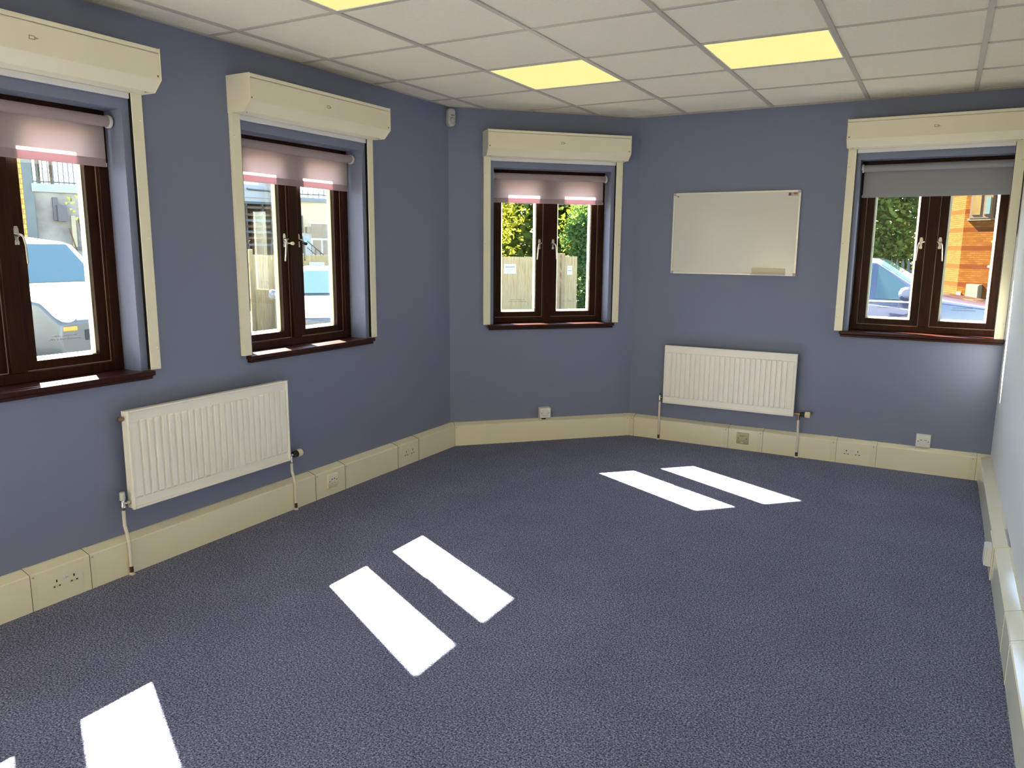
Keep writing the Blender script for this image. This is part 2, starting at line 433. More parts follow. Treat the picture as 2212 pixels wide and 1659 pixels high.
def wall_mesh(name, k, s0, s1, holes, thick, m, sh0=0.0, sh1=0.0):
    xs = sorted({s0, s1} | {h[i] for h in holes for i in (0, 1)}); zs = sorted({-0.02, 2.6} | {h[i] for h in holes for i in (2, 3)})
    solid = lambda x, z: not any(h[0] < x < h[1] and h[2] < z < h[3] for h in holes)
    q = MB()
    nx, nz = len(xs) - 1, len(zs) - 1
    S = [[solid((xs[i] + xs[i + 1]) / 2, (zs[j] + zs[j + 1]) / 2) for j in range(nz)] for i in range(nx)]
    def X(x, y):
        if x == s0: return x + sh0 * y
        if x == s1: return x + sh1 * y
        return x
    for i in range(nx):
        for j in range(nz):
            if not S[i][j]: continue
            a, b, c, d = xs[i], xs[i + 1], zs[j], zs[j + 1]
            q.add([(a, 0, c), (b, 0, c), (b, 0, d), (a, 0, d)], [(0, 1, 2, 3)])
            q.add([(X(a, thick), thick, c), (X(b, thick), thick, c), (X(b, thick), thick, d), (X(a, thick), thick, d)], [(3, 2, 1, 0)])
            for (di, dj, p, r) in ((-1, 0, (a, c), (a, d)), (1, 0, (b, d), (b, c)), (0, -1, (b, c), (a, c)), (0, 1, (a, d), (b, d))):
                ii, jj = i + di, j + dj
                if not (0 <= ii < nx and 0 <= jj < nz) or not S[ii][jj]:
                    q.add([(p[0], 0, p[1]), (r[0], 0, r[1]), (X(r[0], thick), thick, r[1]), (X(p[0], thick), thick, p[1])], [(0, 1, 2, 3)])
    # weld
    me = bpy.data.meshes.new(name); me.from_pydata(q.v, [], q.f)
    b = bmesh.new(); b.from_mesh(me); bmesh.ops.remove_doubles(b, verts=b.verts, dist=1e-5); bmesh.ops.recalc_face_normals(b, faces=b.faces); b.to_mesh(me); b.free()
    me.materials.append(m)
    o = bpy.data.objects.new(name, me); COL.objects.link(o)
    (ox, oy), a = WALL[k]
    o.location = (ox, oy, 0); o.rotation_euler = (0, 0, a)
    return tag(o, kind='structure')

TH = 0.25
hole = lambda n: (WIN[n][1], WIN[n][1] + OW, ZB + WIN[n][2], ZT + WIN[n][2])
T8 = math.tan(PI / 8)
wall_mesh('wall_left', 'L', YR, YM0, [hole(1), hole(2), GD], TH, M['wall'], 0, T8)
LM = math.hypot(XM1 - XM0, YB - YM0)
wall_mesh('wall_bay', 'M', 0.0, LM, [hole(3)], TH, M['wall'], -T8, T8)
wall_mesh('wall_far', 'R', XM1, XR + 0.12, [hole(4)], TH, M['wall'], -T8, 0)
wall_mesh('wall_right', 'W', -YB, -YR, [], 0.10, M['white_wall'])
tag(MB().box(XL - TH, XR + 0.12, YR - 0.12, YR, -0.02, 2.6).build('wall_rear', M['cream_wall']), kind='structure')

# floor: one slab following the bay
fl = [(XL, YR), (XR, YR), (XR, YB), (XM1, YB), (XL, YM0)]
q = MB(); n = len(fl)
q.add([(x, y, 0) for x, y in fl] + [(x, y, -0.15) for x, y in fl], [tuple(range(n)), tuple(range(2 * n - 1, n - 1, -1))] + [(i, n + i, n + (i + 1) % n, (i + 1) % n) for i in range(n)])
tag(q.build('floor', M['carpet']), kind='structure')

# ceiling: tiles around the lamp openings, a slab above, exposed grid bars
LAMPS = [(1, 0), (3, 0), (1, -3), (3, -3), (1, -6), (3, -6), (1, -9), (3, -9)]
def clip(poly, a, b, c):                          # keep a*x+b*y<=c
    out = []
    for i in range(len(poly)):
        p, r = poly[i], poly[(i + 1) % len(poly)]
        dp, dr = a * p[0] + b * p[1] - c, a * r[0] + b * r[1] - c
        if dp <= 0: out.append(p)
        if dp * dr < 0:
            t = dp / (dp - dr); out.append((p[0] + (r[0] - p[0]) * t, p[1] + (r[1] - p[1]) * t))
    return out
def in_room(poly):
    for a, b, c in ((-1, 0, -XL), (1, 0, XR), (0, 1, YB), (0, -1, -YR), (-0.70711, 0.70711, 0.718)):
        poly = clip(poly, a, b, c)
        if len(poly) < 3: return []
    return poly
q = MB()
ZC = H + 0.006
for i in range(-1, 6):
    for j in range(-12, 4):
        if (i, j) in LAMPS: continue
        po = in_room([(i * .6, j * .6), (i * .6 + .6, j * .6), (i * .6 + .6, j * .6 + .6), (i * .6, j * .6 + .6)])
        if len(po) >= 3:
            n = len(po)
            q.add([(x, y, ZC) for x, y in po] + [(x, y, ZC + .016) for x, y in po], [tuple(range(n - 1, -1, -1)), tuple(range(n, 2 * n))] + [(k, (k + 1) % n, n + (k + 1) % n, n + k) for k in range(n)])
ceiling = tag(q.build('ceiling', M['ceil'], fix=False), kind='structure')
sl = [(XL - TH, YR - .12), (XR + .12, YR - .12), (XR + .12, YB + TH), (XM1 - TH * T8, YB + TH), (XL - TH, YM0 + TH * T8)]
q = MB(); n = len(sl)
q.add([(x, y, 2.60) for x, y in sl] + [(x, y, 2.68) for x, y in sl], [tuple(range(n - 1, -1, -1)), tuple(range(n, 2 * n))] + [(i, (i + 1) % n, n + (i + 1) % n, n + i) for i in range(n)])
tag(q.build('ceiling_slab', M['white_wall']), kind='structure')
g = MB()
def bar_poly(po, z0, z1):
    po = in_room(po)
    if len(po) >= 3:
        n = len(po)
        g.add([(x, y, z0) for x, y in po] + [(x, y, z1) for x, y in po], [tuple(range(n - 1, -1, -1)), tuple(range(n, 2 * n))] + [(k, (k + 1) % n, n + (k + 1) % n, n + k) for k in range(n)])
for i in range(0, 6):
    x = i * .6; bar_poly([(x - .012, YR), (x + .012, YR), (x + .012, YB), (x - .012, YB)], H, ZC + .003)
for j in range(-11, 4):
    y = j * .6; bar_poly([(XL, y - .009), (XR, y - .009), (XR, y + .009), (XL, y + .009)], H + .0008, ZC + .003)
g.build('ceiling_grid', M['bar'], ceiling)
e_ = MB()
def edge(p, r, nx, ny):
    wdt = .018
    e_.add([(p[0], p[1], H + .0004), (r[0], r[1], H + .0004), (r[0] + nx * wdt, r[1] + ny * wdt, H + .0004), (p[0] + nx * wdt, p[1] + ny * wdt, H + .0004),
            (p[0], p[1], ZC + .003), (r[0], r[1], ZC + .003), (r[0] + nx * wdt, r[1] + ny * wdt, ZC + .003), (p[0] + nx * wdt, p[1] + ny * wdt, ZC + .003)],
           [(0, 3, 2, 1), (4, 5, 6, 7), (0, 1, 5, 4), (1, 2, 6, 5), (2, 3, 7, 6), (3, 0, 4, 7)])
edge((XL, YR), (XL, YM0), 1, 0); edge((XL, YM0), (XM1, YB), .7071, -.7071); edge((XM1, YB), (XR, YB), 0, -1); edge((XR, YB), (XR, YR), -1, 0)
e_.build('wall_angle', M['bar'], ceiling)

# ------------------------------------------------------------------ ceiling lamps
def ceiling_lamp(i, j, label):
    t = empty('ceiling_light', (i * .6 + .3, j * .6 + .3, H + .004), 0, label, 'light', 'square ceiling lights')
    MB().box(-.283, .283, -.283, .283, .0, .006).build('diffuser', M['lamp'], t)
    r = MB(); o, ii = .288, .281
    for a in ((-o, o, -o, -ii), (-o, o, ii, o), (-o, -ii, -ii, ii), (ii, o, -ii, ii)): r.box(*a, -.002, .010)
    r.build('frame', M['white_metal'], t)
    MB().box(-.285, .285, -.285, .285, .010, .075).build('housing', M['white_metal'], t)
LL = {(1, 0): 'square yellow ceiling light nearest the motion sensor', (3, 0): 'square yellow ceiling light above the whiteboard, facing the far wall',
      (1, -3): 'yellow ceiling light cut off by the top edge of the photo', (3, -3): 'ceiling light over the middle of the carpet beside the white wall',
      (1, -6): 'ceiling light behind the camera on the window side', (3, -6): 'ceiling light behind the camera on the white wall side',
      (1, -9): 'ceiling light by the rear wall on the window side', (3, -9): 'ceiling light by the rear wall on the white wall side'}
for ij in LAMPS: ceiling_lamp(*ij, LL[ij])

# ------------------------------------------------------------------ windows
def window(n, stickers):
    k, s0, dz = WIN[n]
    w_ = on_wall('window_%d' % n, k, s0, dz, kind='structure')
    f = MB()
    f.ring(0, OW, .895, ZT, (.045, .045, .041, .045), -.20, -.12)
    f.wb(.424, .488, -.20, -.12, .936, ZT - .045)
    f.build('window_frame', M['wood_v'], w_, .003)
    xe = OW + .045 if k != 'R' else OW + .004
    b = MB().wb(0.0005, OW - .0005, -.21, 0, ZB, .895)
    b.wb(-.045, xe, 0, .040, .873, .895); b.wb(-.038, xe - .007, 0, .029, .857, .873)
    b.build('window_sill', M['wood_h'], w_, .004)
    for i, (x0, x1, p0, p1) in enumerate(((.045, .424, .097, .371), (.488, .867, .541, .815))):
        z0, z1, g0, g1 = .936, ZT - .045, .977, ZT - .088
        sh = MB()
        sh.wb(x0 + .002, p0, -.195, -.143, z0 + .002, z1 - .002); sh.wb(p1, x1 - .002, -.195, -.143, z0 + .002, z1 - .002)
        sh.wb(p0, p1, -.195, -.143, z0 + .002, g0); sh.wb(p0, p1, -.195, -.143, g1, z1 - .002)
        so = sh.build('sash', M['wood_v'], w_, .003)
        MB().wb(p0, p1, -.170, -.166, g0, g1).build('pane', M['glass'], so)
        MB().ring(p0, p1, g0, g1, .012, -.186, -.1705).build('glazing_spacer', M['spacer'], so)
        MB().ring(x0 + .0005, x1 - .0005, z0 + .0005, z1 - .0005, .0035, -.147, -.1415).build('edge_strip', M['sash_edge'], so)
        # casement fastener
        sx = .396 if i == 0 else .506; d = -1 if i == 0 else 1
        h = MB()
        h.poly([(sx - .008, 1.452), (sx + .008, 1.452), (sx + .010, 1.462), (sx + .006, 1.475), (sx + .010, 1.490), (sx + .010, 1.515), (sx + .006, 1.527), (sx - .006, 1.527), (sx - .010, 1.515), (sx - .010, 1.490), (sx - .006, 1.475), (sx - .010, 1.462)], -.143, -.139)
        h.cyl((sx, .139, 1.492), (sx, .118, 1.492), .009, .007, 14)
        h.tube([(sx, .120, 1.494), (sx + d * .010, .112, 1.488), (sx + d * .016, .111, 1.46), (sx + d * .018, .113, 1.42), (sx + d * .021, .116, 1.378)], .0046, 10)
        h.dome((sx + d * .021, .116, 1.378), (0, 0, -1), .0055, .006)
        h.tube([(sx, .120, 1.492), (sx - d * .016, .124, 1.498), (sx - d * .024, .130, 1.50)], .0048, 8)
        h.build('window_handle', M['chrome'], so, smooth=True)
        if n == 2:
            c = MB(); c.lathe((sx - d * .004, .118, 1.474), (sx - d * .004 + .012, .080, 1.472), [(0, .003), (.4, .003), (.5, .008), (.85, .010), (1, .004)], 14)
            c.build('lock_key', M['cream_plastic'] if i == 0 else M['black'], so, smooth=True)
        if i in stickers:
            cx = (p0 + p1) / 2
            text_mesh('security_sticker', 'The property within is', .0125, M['text'], so, (cx, .1655, g0 + .092), (PI / 2, 0, 0), True)
            text_mesh('security_sticker', 'permanently marked, and is', .0125, M['text'], so, (cx, .1655, g0 + .078), (PI / 2, 0, 0), True)
for n_, st in ((1, (1,)), (2, (1,)), (3, (0, 1)), (4, (0, 1))): window(n_, st)

# added glazed door, unseen behind the camera, letting in extra daylight to brighten the room
gd = on_wall('added_door_1', 'L', GD[0], 0, kind='structure')
GW = GD[1] - GD[0]
MB().ring(0, GW, 0, GD[3], .06, -.18, -.10).build('added_door_frame', M['wood_v'], gd, .003)
for x0, x1 in ((.06, GW / 2), (GW / 2, GW - .06)):
    lf = MB().ring(x0 + .002, x1 - .002, .062, GD[3] - .062, .07, -.165, -.115).build('added_door_leaf', M['wood_v'], gd, .003)
    MB().wb(x0 + .072, x1 - .072, -.142, -.138, .132, GD[3] - .132).build('pane', M['glass'], lf)

# ------------------------------------------------------------------ roller shutters over the windows
def shutter(k, s0, width, dz, label, emblem):
    t = on_wall('roller_shutter', k, s0, dz, label=label, cat='shutter', group='cream roller shutters over the windows')
    prof = [(0, 2.268), (.160, 2.268), (.160, 2.2515), (.149, 2.2515), (.149, 2.2483), (.1565, 2.2483), (.1565, 2.143), (.112, 2.097), (0, 2.097)]
    MB().prism(prof, .003, width - .003).build('housing', M['shutter'], t, .0015)
    cap = [(0, 2.2695), (.1615, 2.2695), (.1615, 2.1425), (.1135, 2.0955), (0, 2.0955)]
    for x in (0, width - .003):
        c = MB().prism(cap, x, x + .003).build('end_cap', M['shutter'], t)
        sc = MB(); sx = .014 if x == 0 else width - .014
        sc.dome((sx, -.1565, 2.158), (0, -1, 0), .0045, .003); sc.build('screw', M['brass'], c, smooth=True)
        sc = MB(); sc.dome((sx + (.02 if x == 0 else -.02), -.095, 2.097), (0, 0, -1), .004, .003); sc.build('screw', M['brass'], c, smooth=True)
    for i, x in enumerate((.002, width - .054)):
        g_ = MB().wb(x, x + .052, 0, .024, .897, 2.097).build('guide_rail', M['shutter'], t, .0015)
        xi = x + .052 if i == 0 else x - .0012
        MB().wb(xi, xi + .0012, .003, .021, .899, 2.095).build('brush_slot', M['dark'], g_)
        for z in (.994, 1.488, 1.987):
            b = MB(); b.dome((x + (.012 if i == 0 else .040), -.024, z), (0, -1, 0), .0062, .004, 14); b.build('screw_cap', M['shutter'], g_, smooth=True)
    MB().wb(.056, width - .056, .004, .016, 2.072, 2.097).build('bottom_slat', M['white_metal'], t, .002)
    if emblem:
        cx = width / 2 + .01
        m = MB(); m.ring(cx - .013, cx + .010, 2.188, 2.203, .0035, .1566, .1572)
        m.poly([(cx + .010, 2.200), (cx + .024, 2.1955), (cx + .010, 2.191)], .1566, .1572)
        m.build('emblem', M['mark'], t)
    return t
shutter('L', -2.660, 1.072, 0, 'cream roller shutter over the nearest window, cut off by the photo edge', True)
shutter('L', -1.108, 1.072, 0, 'cream roller shutter over the window between the near radiator and the motion sensor', True)
shutter('M', 0.248, 1.078, 0, 'cream roller shutter over the bay window with the fence behind it', True)
shutter('R', 2.303, 0.993, .020, 'cream roller shutter over the far wall window beside the white partition', True)

# ------------------------------------------------------------------ roller blinds
def blind(n, m, label, chain_left=True):
    k, s0, dz = WIN[n]
    t = on_wall('roller_blind', k, s0, dz, label=label, cat='blind', group='roller blinds in the windows')
    xb0, xb1 = .018, .889
    MB().cyl((xb0, .072, 1.977), (xb1, .072, 1.977), .0225, n=28).build('roller_tube', m, t, smooth=True)
    for x, d in ((xb0, -1), (xb1, 1)):
        c = MB(); c.lathe((x, .072, 1.977), (x + d * .016, .072, 1.977), [(0, .027), (.35, .028), (.8, .026), (1, .018)], 28)
        c.build('bracket', M['white_plastic'], t, smooth=True)
    MB().wb(xb0 + .002, xb1 - .002, -.0957, -.0950, 1.823, 1.974).build('fabric', m, t)
    b = MB().wb(xb0 + .002, xb1 - .002, -.0985, -.0945, 1.788, 1.8235).build('bottom_bar', M['fabric_hem'] if n < 4 else m, t, .0015)
    for x in (xb0 - .002, xb1 - .002): MB().wb(x, x + .004, -.0975, -.0955, 1.790, 1.806).build('bar_end_plug', M['white_plastic'], b)
    x = .008 if chain_left else .903
    c = MB(); c.tube([(x, .050, 1.977), (x, .048, 1.6), (x, .050, 1.02), (x, .060, .99), (x, .072, 1.02), (x, .092, 1.6), (x, .094, 1.977)], .0018, 6)
    c.build('bead_chain', M['black'] if n == 4 else M['white_plastic'], t, smooth=True)
blind(1, M['fabric'], 'mauve roller blind half down in the near left window, cut by the photo edge')
blind(2, M['fabric'], 'mauve roller blind in the window left of the motion sensor')
blind(3, M['fabric'], 'mauve roller blind in the bay window that looks onto the fence')
blind(4, M['fabric_grey'], 'plain grey roller blind in the window beside the white partition')

# ------------------------------------------------------------------ skirting trunking
PROF = [(0, 0), (.060, 0), (.060, .150), (.056, .1535), (.010, .168), (0, .168)]
def trunk(name, k, s0, s1, sh0, sh1, joints, pipes=()):
    b = on_wall(name, k, 0, 0, kind='structure')
    MB().prism(PROF, s0, s1, sh0, sh1).build('trunking', M['pvc'], b)
    cov = [(0, 0), (.0615, 0), (.0615, .1508), (.0573, .1548), (.010, .1698), (0, .1698)]
    for s, wd, side in joints:
        c = MB().prism(cov, s - wd / 2, s + wd / 2, sh1 if abs(s - s1) < .09 else 0, sh1 if abs(s - s1) < .09 else 0).build('joint_cover', M['pvc_edge'], b, .0006)
        gp = [(o + .0004, z) if z < .16 else (o, z + .0004) for o, z in cov]
        ge = s - wd / 2 if k != 'R' else s + wd / 2
        if abs(s - s1) > .09: MB().prism(gp, ge - .0008, ge + .0008).build('joint_gap', M['gap'], c)
        q = MB(); q.dome((s + side * 0.0, -.0615, .140), (0, -1, 0), .0042, .0015, 12); q.build('screw', M['grey_plastic'], c, smooth=True)
    return b
trunk('baseboard_left', 'L', GD[1] + .05, YM0, 0, -T8, [(-2.272 + .012, .024, 0), (-2.025 + .012, .024, 0), (-.668 + .012, .024, 0), (-.415 + .012, .024, 0), (.105 + .012, .024, 0), (.338 + .012, .024, 0)])
trunk('baseboard_bay', 'M', 0, LM, T8, -T8, [(.036, .022, 0), (LM - .042, .024, 0)])
trunk('baseboard_far', 'R', XM1, XR, T8, -1, [(XM1 + .048, .026, 0), (1.620, .036, 0), (1.869, .036, 0), (2.366, .040, 0), (2.620, .040, 0), (3.205, .040, 0)])
trunk('baseboard_right', 'W', -YB, -YR, 1, 0, [(-1.745, .030, 0), (.667, .020, 0), (.917, .020, 0)])

# ------------------------------------------------------------------ sockets
def twin_socket(k, s, label):
    t = on_wall('power_socket', k, s, 0, label=label, cat='socket', group='twin power sockets in the trunking')
    MB().wb(-.073, .073, .0598, .0612, .012, .140).build('face_plate', M['pvc'], t, .0005)
    for x in (-.036, .036):
        MB().ring(x - .017, x + .017, .0665, .0745, .0008, .0606, .0616).build('slot_rim', M['mark'], t)
        MB().wb(x - .0025, x + .0025, .0606, .0618, .0875, .0985).build('earth_hole', M['dark'], t)
        for d in (-.011, .011): MB().wb(x + d - .0035, x + d + .0035, .0606, .0618, .0685, .0730).build('pin_hole', M['dark'], t)
    for x in (-.0065, .0065):
        MB().prism([(.0612, .090), (.0640, .091), (.0655, .100), (.0625, .111), (.0612, .112)], x - .0058, x + .0058).build('rocker_switch', M['white_plastic'], t, .0006)
twin_socket('L', -2.134, 'twin power socket set in the trunking below the near left window')
twin_socket('L', .2325, 'twin power socket in the trunking between the near radiator and the bay corner')
twin_socket('R', 2.489, 'twin power socket in the trunking right of the far radiator')

def plate_outlet(name, k, s, z, off, dep, m, label, style):
    t = on_wall(name, k, s, z, off, label=label, cat='outlet', group='data and telephone outlets')
    h = .043
    MB().prism([(0, -h), (dep * .6, -h), (dep, -h + .006), (dep, h - .006), (dep * .6, h), (0, h)], -h, h).build('face_plate', m, t, .002, True)
    for x in (-.030, .030):
        q = MB(); q.dome((x, -dep, 0), (0, -1, 0), .0034, .0006); q.build('screw', M['black'], t, smooth=True)
    if style == 'two':
        MB().ring(-.023, .023, -.024, .022, .0012, dep - .0005, dep + .0008).build('module_rim', M['mark'], t)
        for x in (-.0105, .0105):
            MB().wb(x - .0088, x + .0088, dep, dep + .0018, .001, .015).build('label_window', M['white_plastic'], t, .0008)
            j = MB().wb(x - .0085, x + .0085, dep, dep + .0012, -.019, -.002).build('shutter_flap', M['white_plastic'], t, .0006)
            MB().wb(x - .0075, x + .0075, dep + .0012, dep + .0015, -.0195, -.018).build('jack_slot', M['mark'], j)
    elif style == 'quad':
        for x, z_ in ((-.0105, .012), (.0105, .012), (-.0105, -.012), (.0105, -.012)):
            f_ = MB().wb(x - .0088, x + .0088, dep, dep + .0014, z_ - .009, z_ + .009).build('shutter_flap', M['white_plastic'], t, .0006)
            MB().wb(x - .004, x + .004, dep + .0014, dep + .0017, z_ - .004, z_ + .001).build('jack_slot', M['dark'] if z_ > 0 else M['mark'], f_)
    elif style == 'wide':
        for x in (-.0125, .0125):
            MB().wb(x - .010, x + .010, dep, dep + .0014, -.022, .002).build('shutter_flap', M['white_plastic'], t, .0006)
            MB().wb(x - .007, x + .007, dep, dep + .0006, .006, .012).build('label_window', M['mark'], t)
    else:                                             # old telephone outlet with a faint printed emblem
        q = MB(); q.ring(-.021, -.010, .014, .022, .0018, dep, dep + .0006); q.wb(-.009, .006, dep, dep + .0006, .015, .017); q.wb(-.009, .006, dep, dep + .0006, .020, .022)
        q.poly([(.008, .024), (.034, .020), (.034, .0185), (.008, .022)], dep, dep + .0006)
        q.build('printed_emblem', M['brown_print'], t)
        MB().wb(-.009, .011, dep, dep + .0014, -.012, .006).build('shutter_flap', M['beige_plastic'], t, .0006)
        MB().prism([(dep, -.033), (dep + .003, -.033), (dep + .003, -.030), (dep, -.027)], -.014, .010).build('jack_lip', M['white_plastic'], t, .0005)
    return t
plate_outlet('data_outlet', 'L', -.533, .088, .060, .012, M['pvc'], 'white data outlet on the trunking right of the near radiator valve', 'quad')
t = plate_outlet('data_outlet', 'M', .735, .212, .0, .045, M['white_plastic'], 'white double data box sitting on the bay trunking below the window', 'two')
MB().wb(-.022, .006, .010, .034, -.058, -.043).build('cable_entry', M['black'], t)
plate_outlet('telephone_outlet', 'R', 1.745, .089, .060, .010, M['beige_plastic'], 'aged beige telephone outlet in the trunking under the far radiator', 'old')
plate_outlet('data_outlet', 'R', 2.912, .213, .0, .040, M['white_plastic'], 'white data box above the trunking near the white partition', 'wide')
# trunking cover and surface box along the white partition
t = on_wall('trunking_coupler', 'W', -.168, 0, label='raised coupler over the trunking joint along the white partition', cat='cover')
MB().prism([(.0, .1685), (.012, .1735), (.058, .158), (.0655, .152), (.0655, .0), (.0605, .0), (.0605, .150), (.056, .1535), (.010, .1685)], -.125, .125).build('cover', M['pvc'], t, .0008)
MB().wb(-.118, .118, .002, .009, .169, .1735).build('clip_strip', M['grey_plastic'], t)
t = on_wall('surface_outlet_box', 'W', -.100, 0, .0656, label='white surface outlet box on the trunking along the white partition', cat='outlet')
MB().wb(-.045, .045, 0, .022, .058, .146).build('back_box', M['white_plastic'], t, .002)
MB().wb(-.044, .044, .022, .029, .060, .144).build('face_plate', M['white_plastic'], t, .002)

# ------------------------------------------------------------------ radiators
def radiator(k, s, z, W_, Hh, label, cap_white, pipe_shift):
    t = on_wall('radiator', k, s, z, label=label, cat='radiator', group='white panel radiators')
    f0, f1 = .040, .084                    # back and front of the panel
    nr = 25; mg = .018; pitch = (W_ - 2 * mg) / nr
    xs = [(0, 0), (mg, 0)]
    for i in range(nr):
        a = mg + i * pitch
        if i: xs += [(a - .0075, 0), (a - .0025, 1), (a + .0025, 1), (a + .0075, 0)]
    xs += [(W_ - mg, 0), (W_, 0)]
    zs = [(.0, 0), (.044, 0), (.052, 1), (Hh - .054, 1), (Hh - .048, 0), (Hh, 0)]
    q = MB(); nx = len(xs)
    for zz, gz in zs:
        for xx, gx in xs: q.v.append((xx, -(f1 - (.0055 if not gz or xx in (0, W_) else .009 * gx)), zz))
    for j in range(len(zs) - 1):
        for i in range(nx - 1): q.f.append((j * nx + i, j * nx + i + 1, (j + 1) * nx + i + 1, (j + 1) * nx + i))
    q.build('front_panel', M['rad'], t, fix=False)
    b = MB(); b.wb(0, W_, f0, f1 - .012, 0, Hh)
    b.build('back_panel', M['rad'], t)
    r = MB(); r.ring(-.004, W_ + .004, -.004, Hh + .004, .011, f1 - .014, f1 + .003)
    r.build('rolled_edge', M['rad'], t, .003)
    for x in (.16, W_ - .16):
        MB().wb(x - .02, x + .02, .001, f0, .06, Hh - .06).build('wall_bracket', M['rad'], t)
    yv = -.056
    # lockshield side (left)
    v = MB(); v.cyl((-.004, yv, .028), (-.020, yv, .028), .011, .011, 12); v.cyl((-.018, yv, .028), (-.036, yv, .028), .0075, .0075, 12)
    v.lathe((-.036, yv, .000), (-.036, yv, .050), [(0, .0085), (.15, .0105), (.4, .0105), (.55, .0085), (1, .0085)], 14)
    lv = v.build('lockshield_valve', M['chrome'], t, smooth=True)
    if cap_white:
        MB().lathe((-.036, yv, .046), (-.036, yv, .083), [(0, .0115), (.1, .0125), (.92, .0115), (1, .009)], 16).build('valve_cap', M['sensor'], lv, smooth=True)
    else:
        MB().cyl((-.036, yv, .048), (-.036, yv, .066), .005, .004, 10).build('valve_stem', M['black'], lv, smooth=True)
    # thermostatic side (right)
    xr = W_ + .036
    v = MB(); v.cyl((W_ + .004, yv, .014), (W_ + .048, yv, .014), .0095, .0095, 14); v.lathe((xr, yv, -.030), (xr, yv, .016), [(0, .0095), (.25, .0105), (.5, .0085), (1, .0095)], 14)
    tv = v.build('thermostat_valve', M['brass'] if not cap_white else M['chrome'], t, smooth=True)
    v = MB(); v.lathe((W_ + .046, yv, .014), (W_ + .078, yv, .014), [(0, .012), (.2, .018), (.45, .018), (.5, .016), (.75, .016), (.8, .0195), (1, .0195)], 20)
    v.build('valve_body', M['black'], tv, smooth=True)
    v = MB(); v.lathe((W_ + .078, yv, .014), (W_ + .112, yv, .014), [(0, .0195), (.05, .0205), (.9, .020), (1, .017)], 24)
    for a in range(12):
        an = 2 * PI * a / 12; v.cyl((W_ + .081, yv + .0198 * math.cos(an), .014 + .0198 * math.sin(an)), (W_ + .109, yv + .0194 * math.cos(an), .014 + .0194 * math.sin(an)), .0018, .0018, 6)
    v.build('thermostat_head', M['cream_plastic'], tv, smooth=True)
    # pipes, bending out over the trunking and down to the carpet
    for i, x in enumerate((-.036, xr)):
        zt = .0 if i == 0 else -.030
        pz = -z
        p = MB(); p.tube([(x, yv, zt), (x, yv, zt - .06), (x, yv, pz + .225), (x + pipe_shift * .5, -.066, pz + .19), (x + pipe_shift, -.073, pz + .150), (x + pipe_shift, -.073, pz + .08), (x + pipe_shift, -.073, pz + .001)], .0078, 14)
        po = p.build('pipe', M['pipe'], t, smooth=True)
        c = MB(); c.lathe((x + pipe_shift, -.073, pz + .012), (x + pipe_shift, -.073, pz + .040), [(0, .0082), (.5, .0084), (1, .0081)], 14)
        c.build('bare_patch', M['chip'], po, smooth=True)
        c = MB(); c.lathe((x + pipe_shift, -.073, pz + .0005), (x + pipe_shift, -.073, pz + .006), [(0, .0125), (.6, .012), (1, .009)], 16)
        c.build('floor_collar', M['pipe'], po, smooth=True)
    # bleed plug
    v = MB(); 
    if cap_white: v.cyl((-.004, -.058, Hh - .032), (-.012, -.058, Hh - .032), .007, .007, 12); v.lathe((-.010, -.058, Hh - .032), (-.030, -.058, Hh - .032), [(0, .011), (.3, .0125), (.8, .011), (1, .007)], 16)
    else: v.lathe((W_ + .004, -.058, Hh - .032), (W_ + .014, -.058, Hh - .032), [(0, .008), (.7, .008), (1, .005)], 14)
    v.build('bleed_plug', M['brass'], t, smooth=True)
radiator('L', -1.816, .300, .936, .440, 'white panel radiator under the windows on the left blue wall', True, .004)
radiator('R', 1.136, .300, .950, .438, 'white panel radiator below the whiteboard on the far blue wall', False, .006)

# ------------------------------------------------------------------ whiteboard
t = on_wall('whiteboard', 'R', 1.128, 1.280, label='blank framed whiteboard on the far blue wall above the radiator', cat='whiteboard')
BW, BH = .898, .588
MB().wb(.010, BW - .010, .004, .014, .010, BH - .010).build('writing_surface', M['board'], t)
MB().ring(0, BW, 0, BH, .014, .002, .018).build('frame', M['alu'], t, .002)
for x in (0, BW - .020):
    for z in (0, BH - .020):
        MB().wb(x - .001, x + .021, .001, .0195, z - .001, z + .021).build('corner_cap', M['grey_plastic'], t, .003)
tr = MB().prism([(.018, .004), (.060, .004), (.063, .013), (.060, .013), (.058, .007), (.021, .007), (.021, .052), (.018, .052)], .596, .826).build('pen_tray', M['tray'], t, .001)
lg = MB().wb(.815, .877, .014, .0146, .549, .571).build('maker_badge', M['paper'], t)
q = MB(); q.wb(.816, .831, .0146, .0150, .5505, .5695); q.build('badge_block', M['brown_print'], lg)
q = MB(); q.ring(.832, .876, .5505, .5695, .0014, .0146, .0150)
q.poly([(.848, .568), (.853, .568), (.862, .556), (.858, .556)], .0146, .0150); q.poly([(.860, .568), (.869, .568), (.873, .558), (.869, .558)], .0146, .0150); q.poly([(.850, .568), (.862, .568), (.864, .561)], .0151, .0153)
q.build('badge_stripes', M['red'], lg)
q = MB(); q.wb(.030, .040, .014, .017, .558, .564); q.build('dark_mark', M['text'], t)

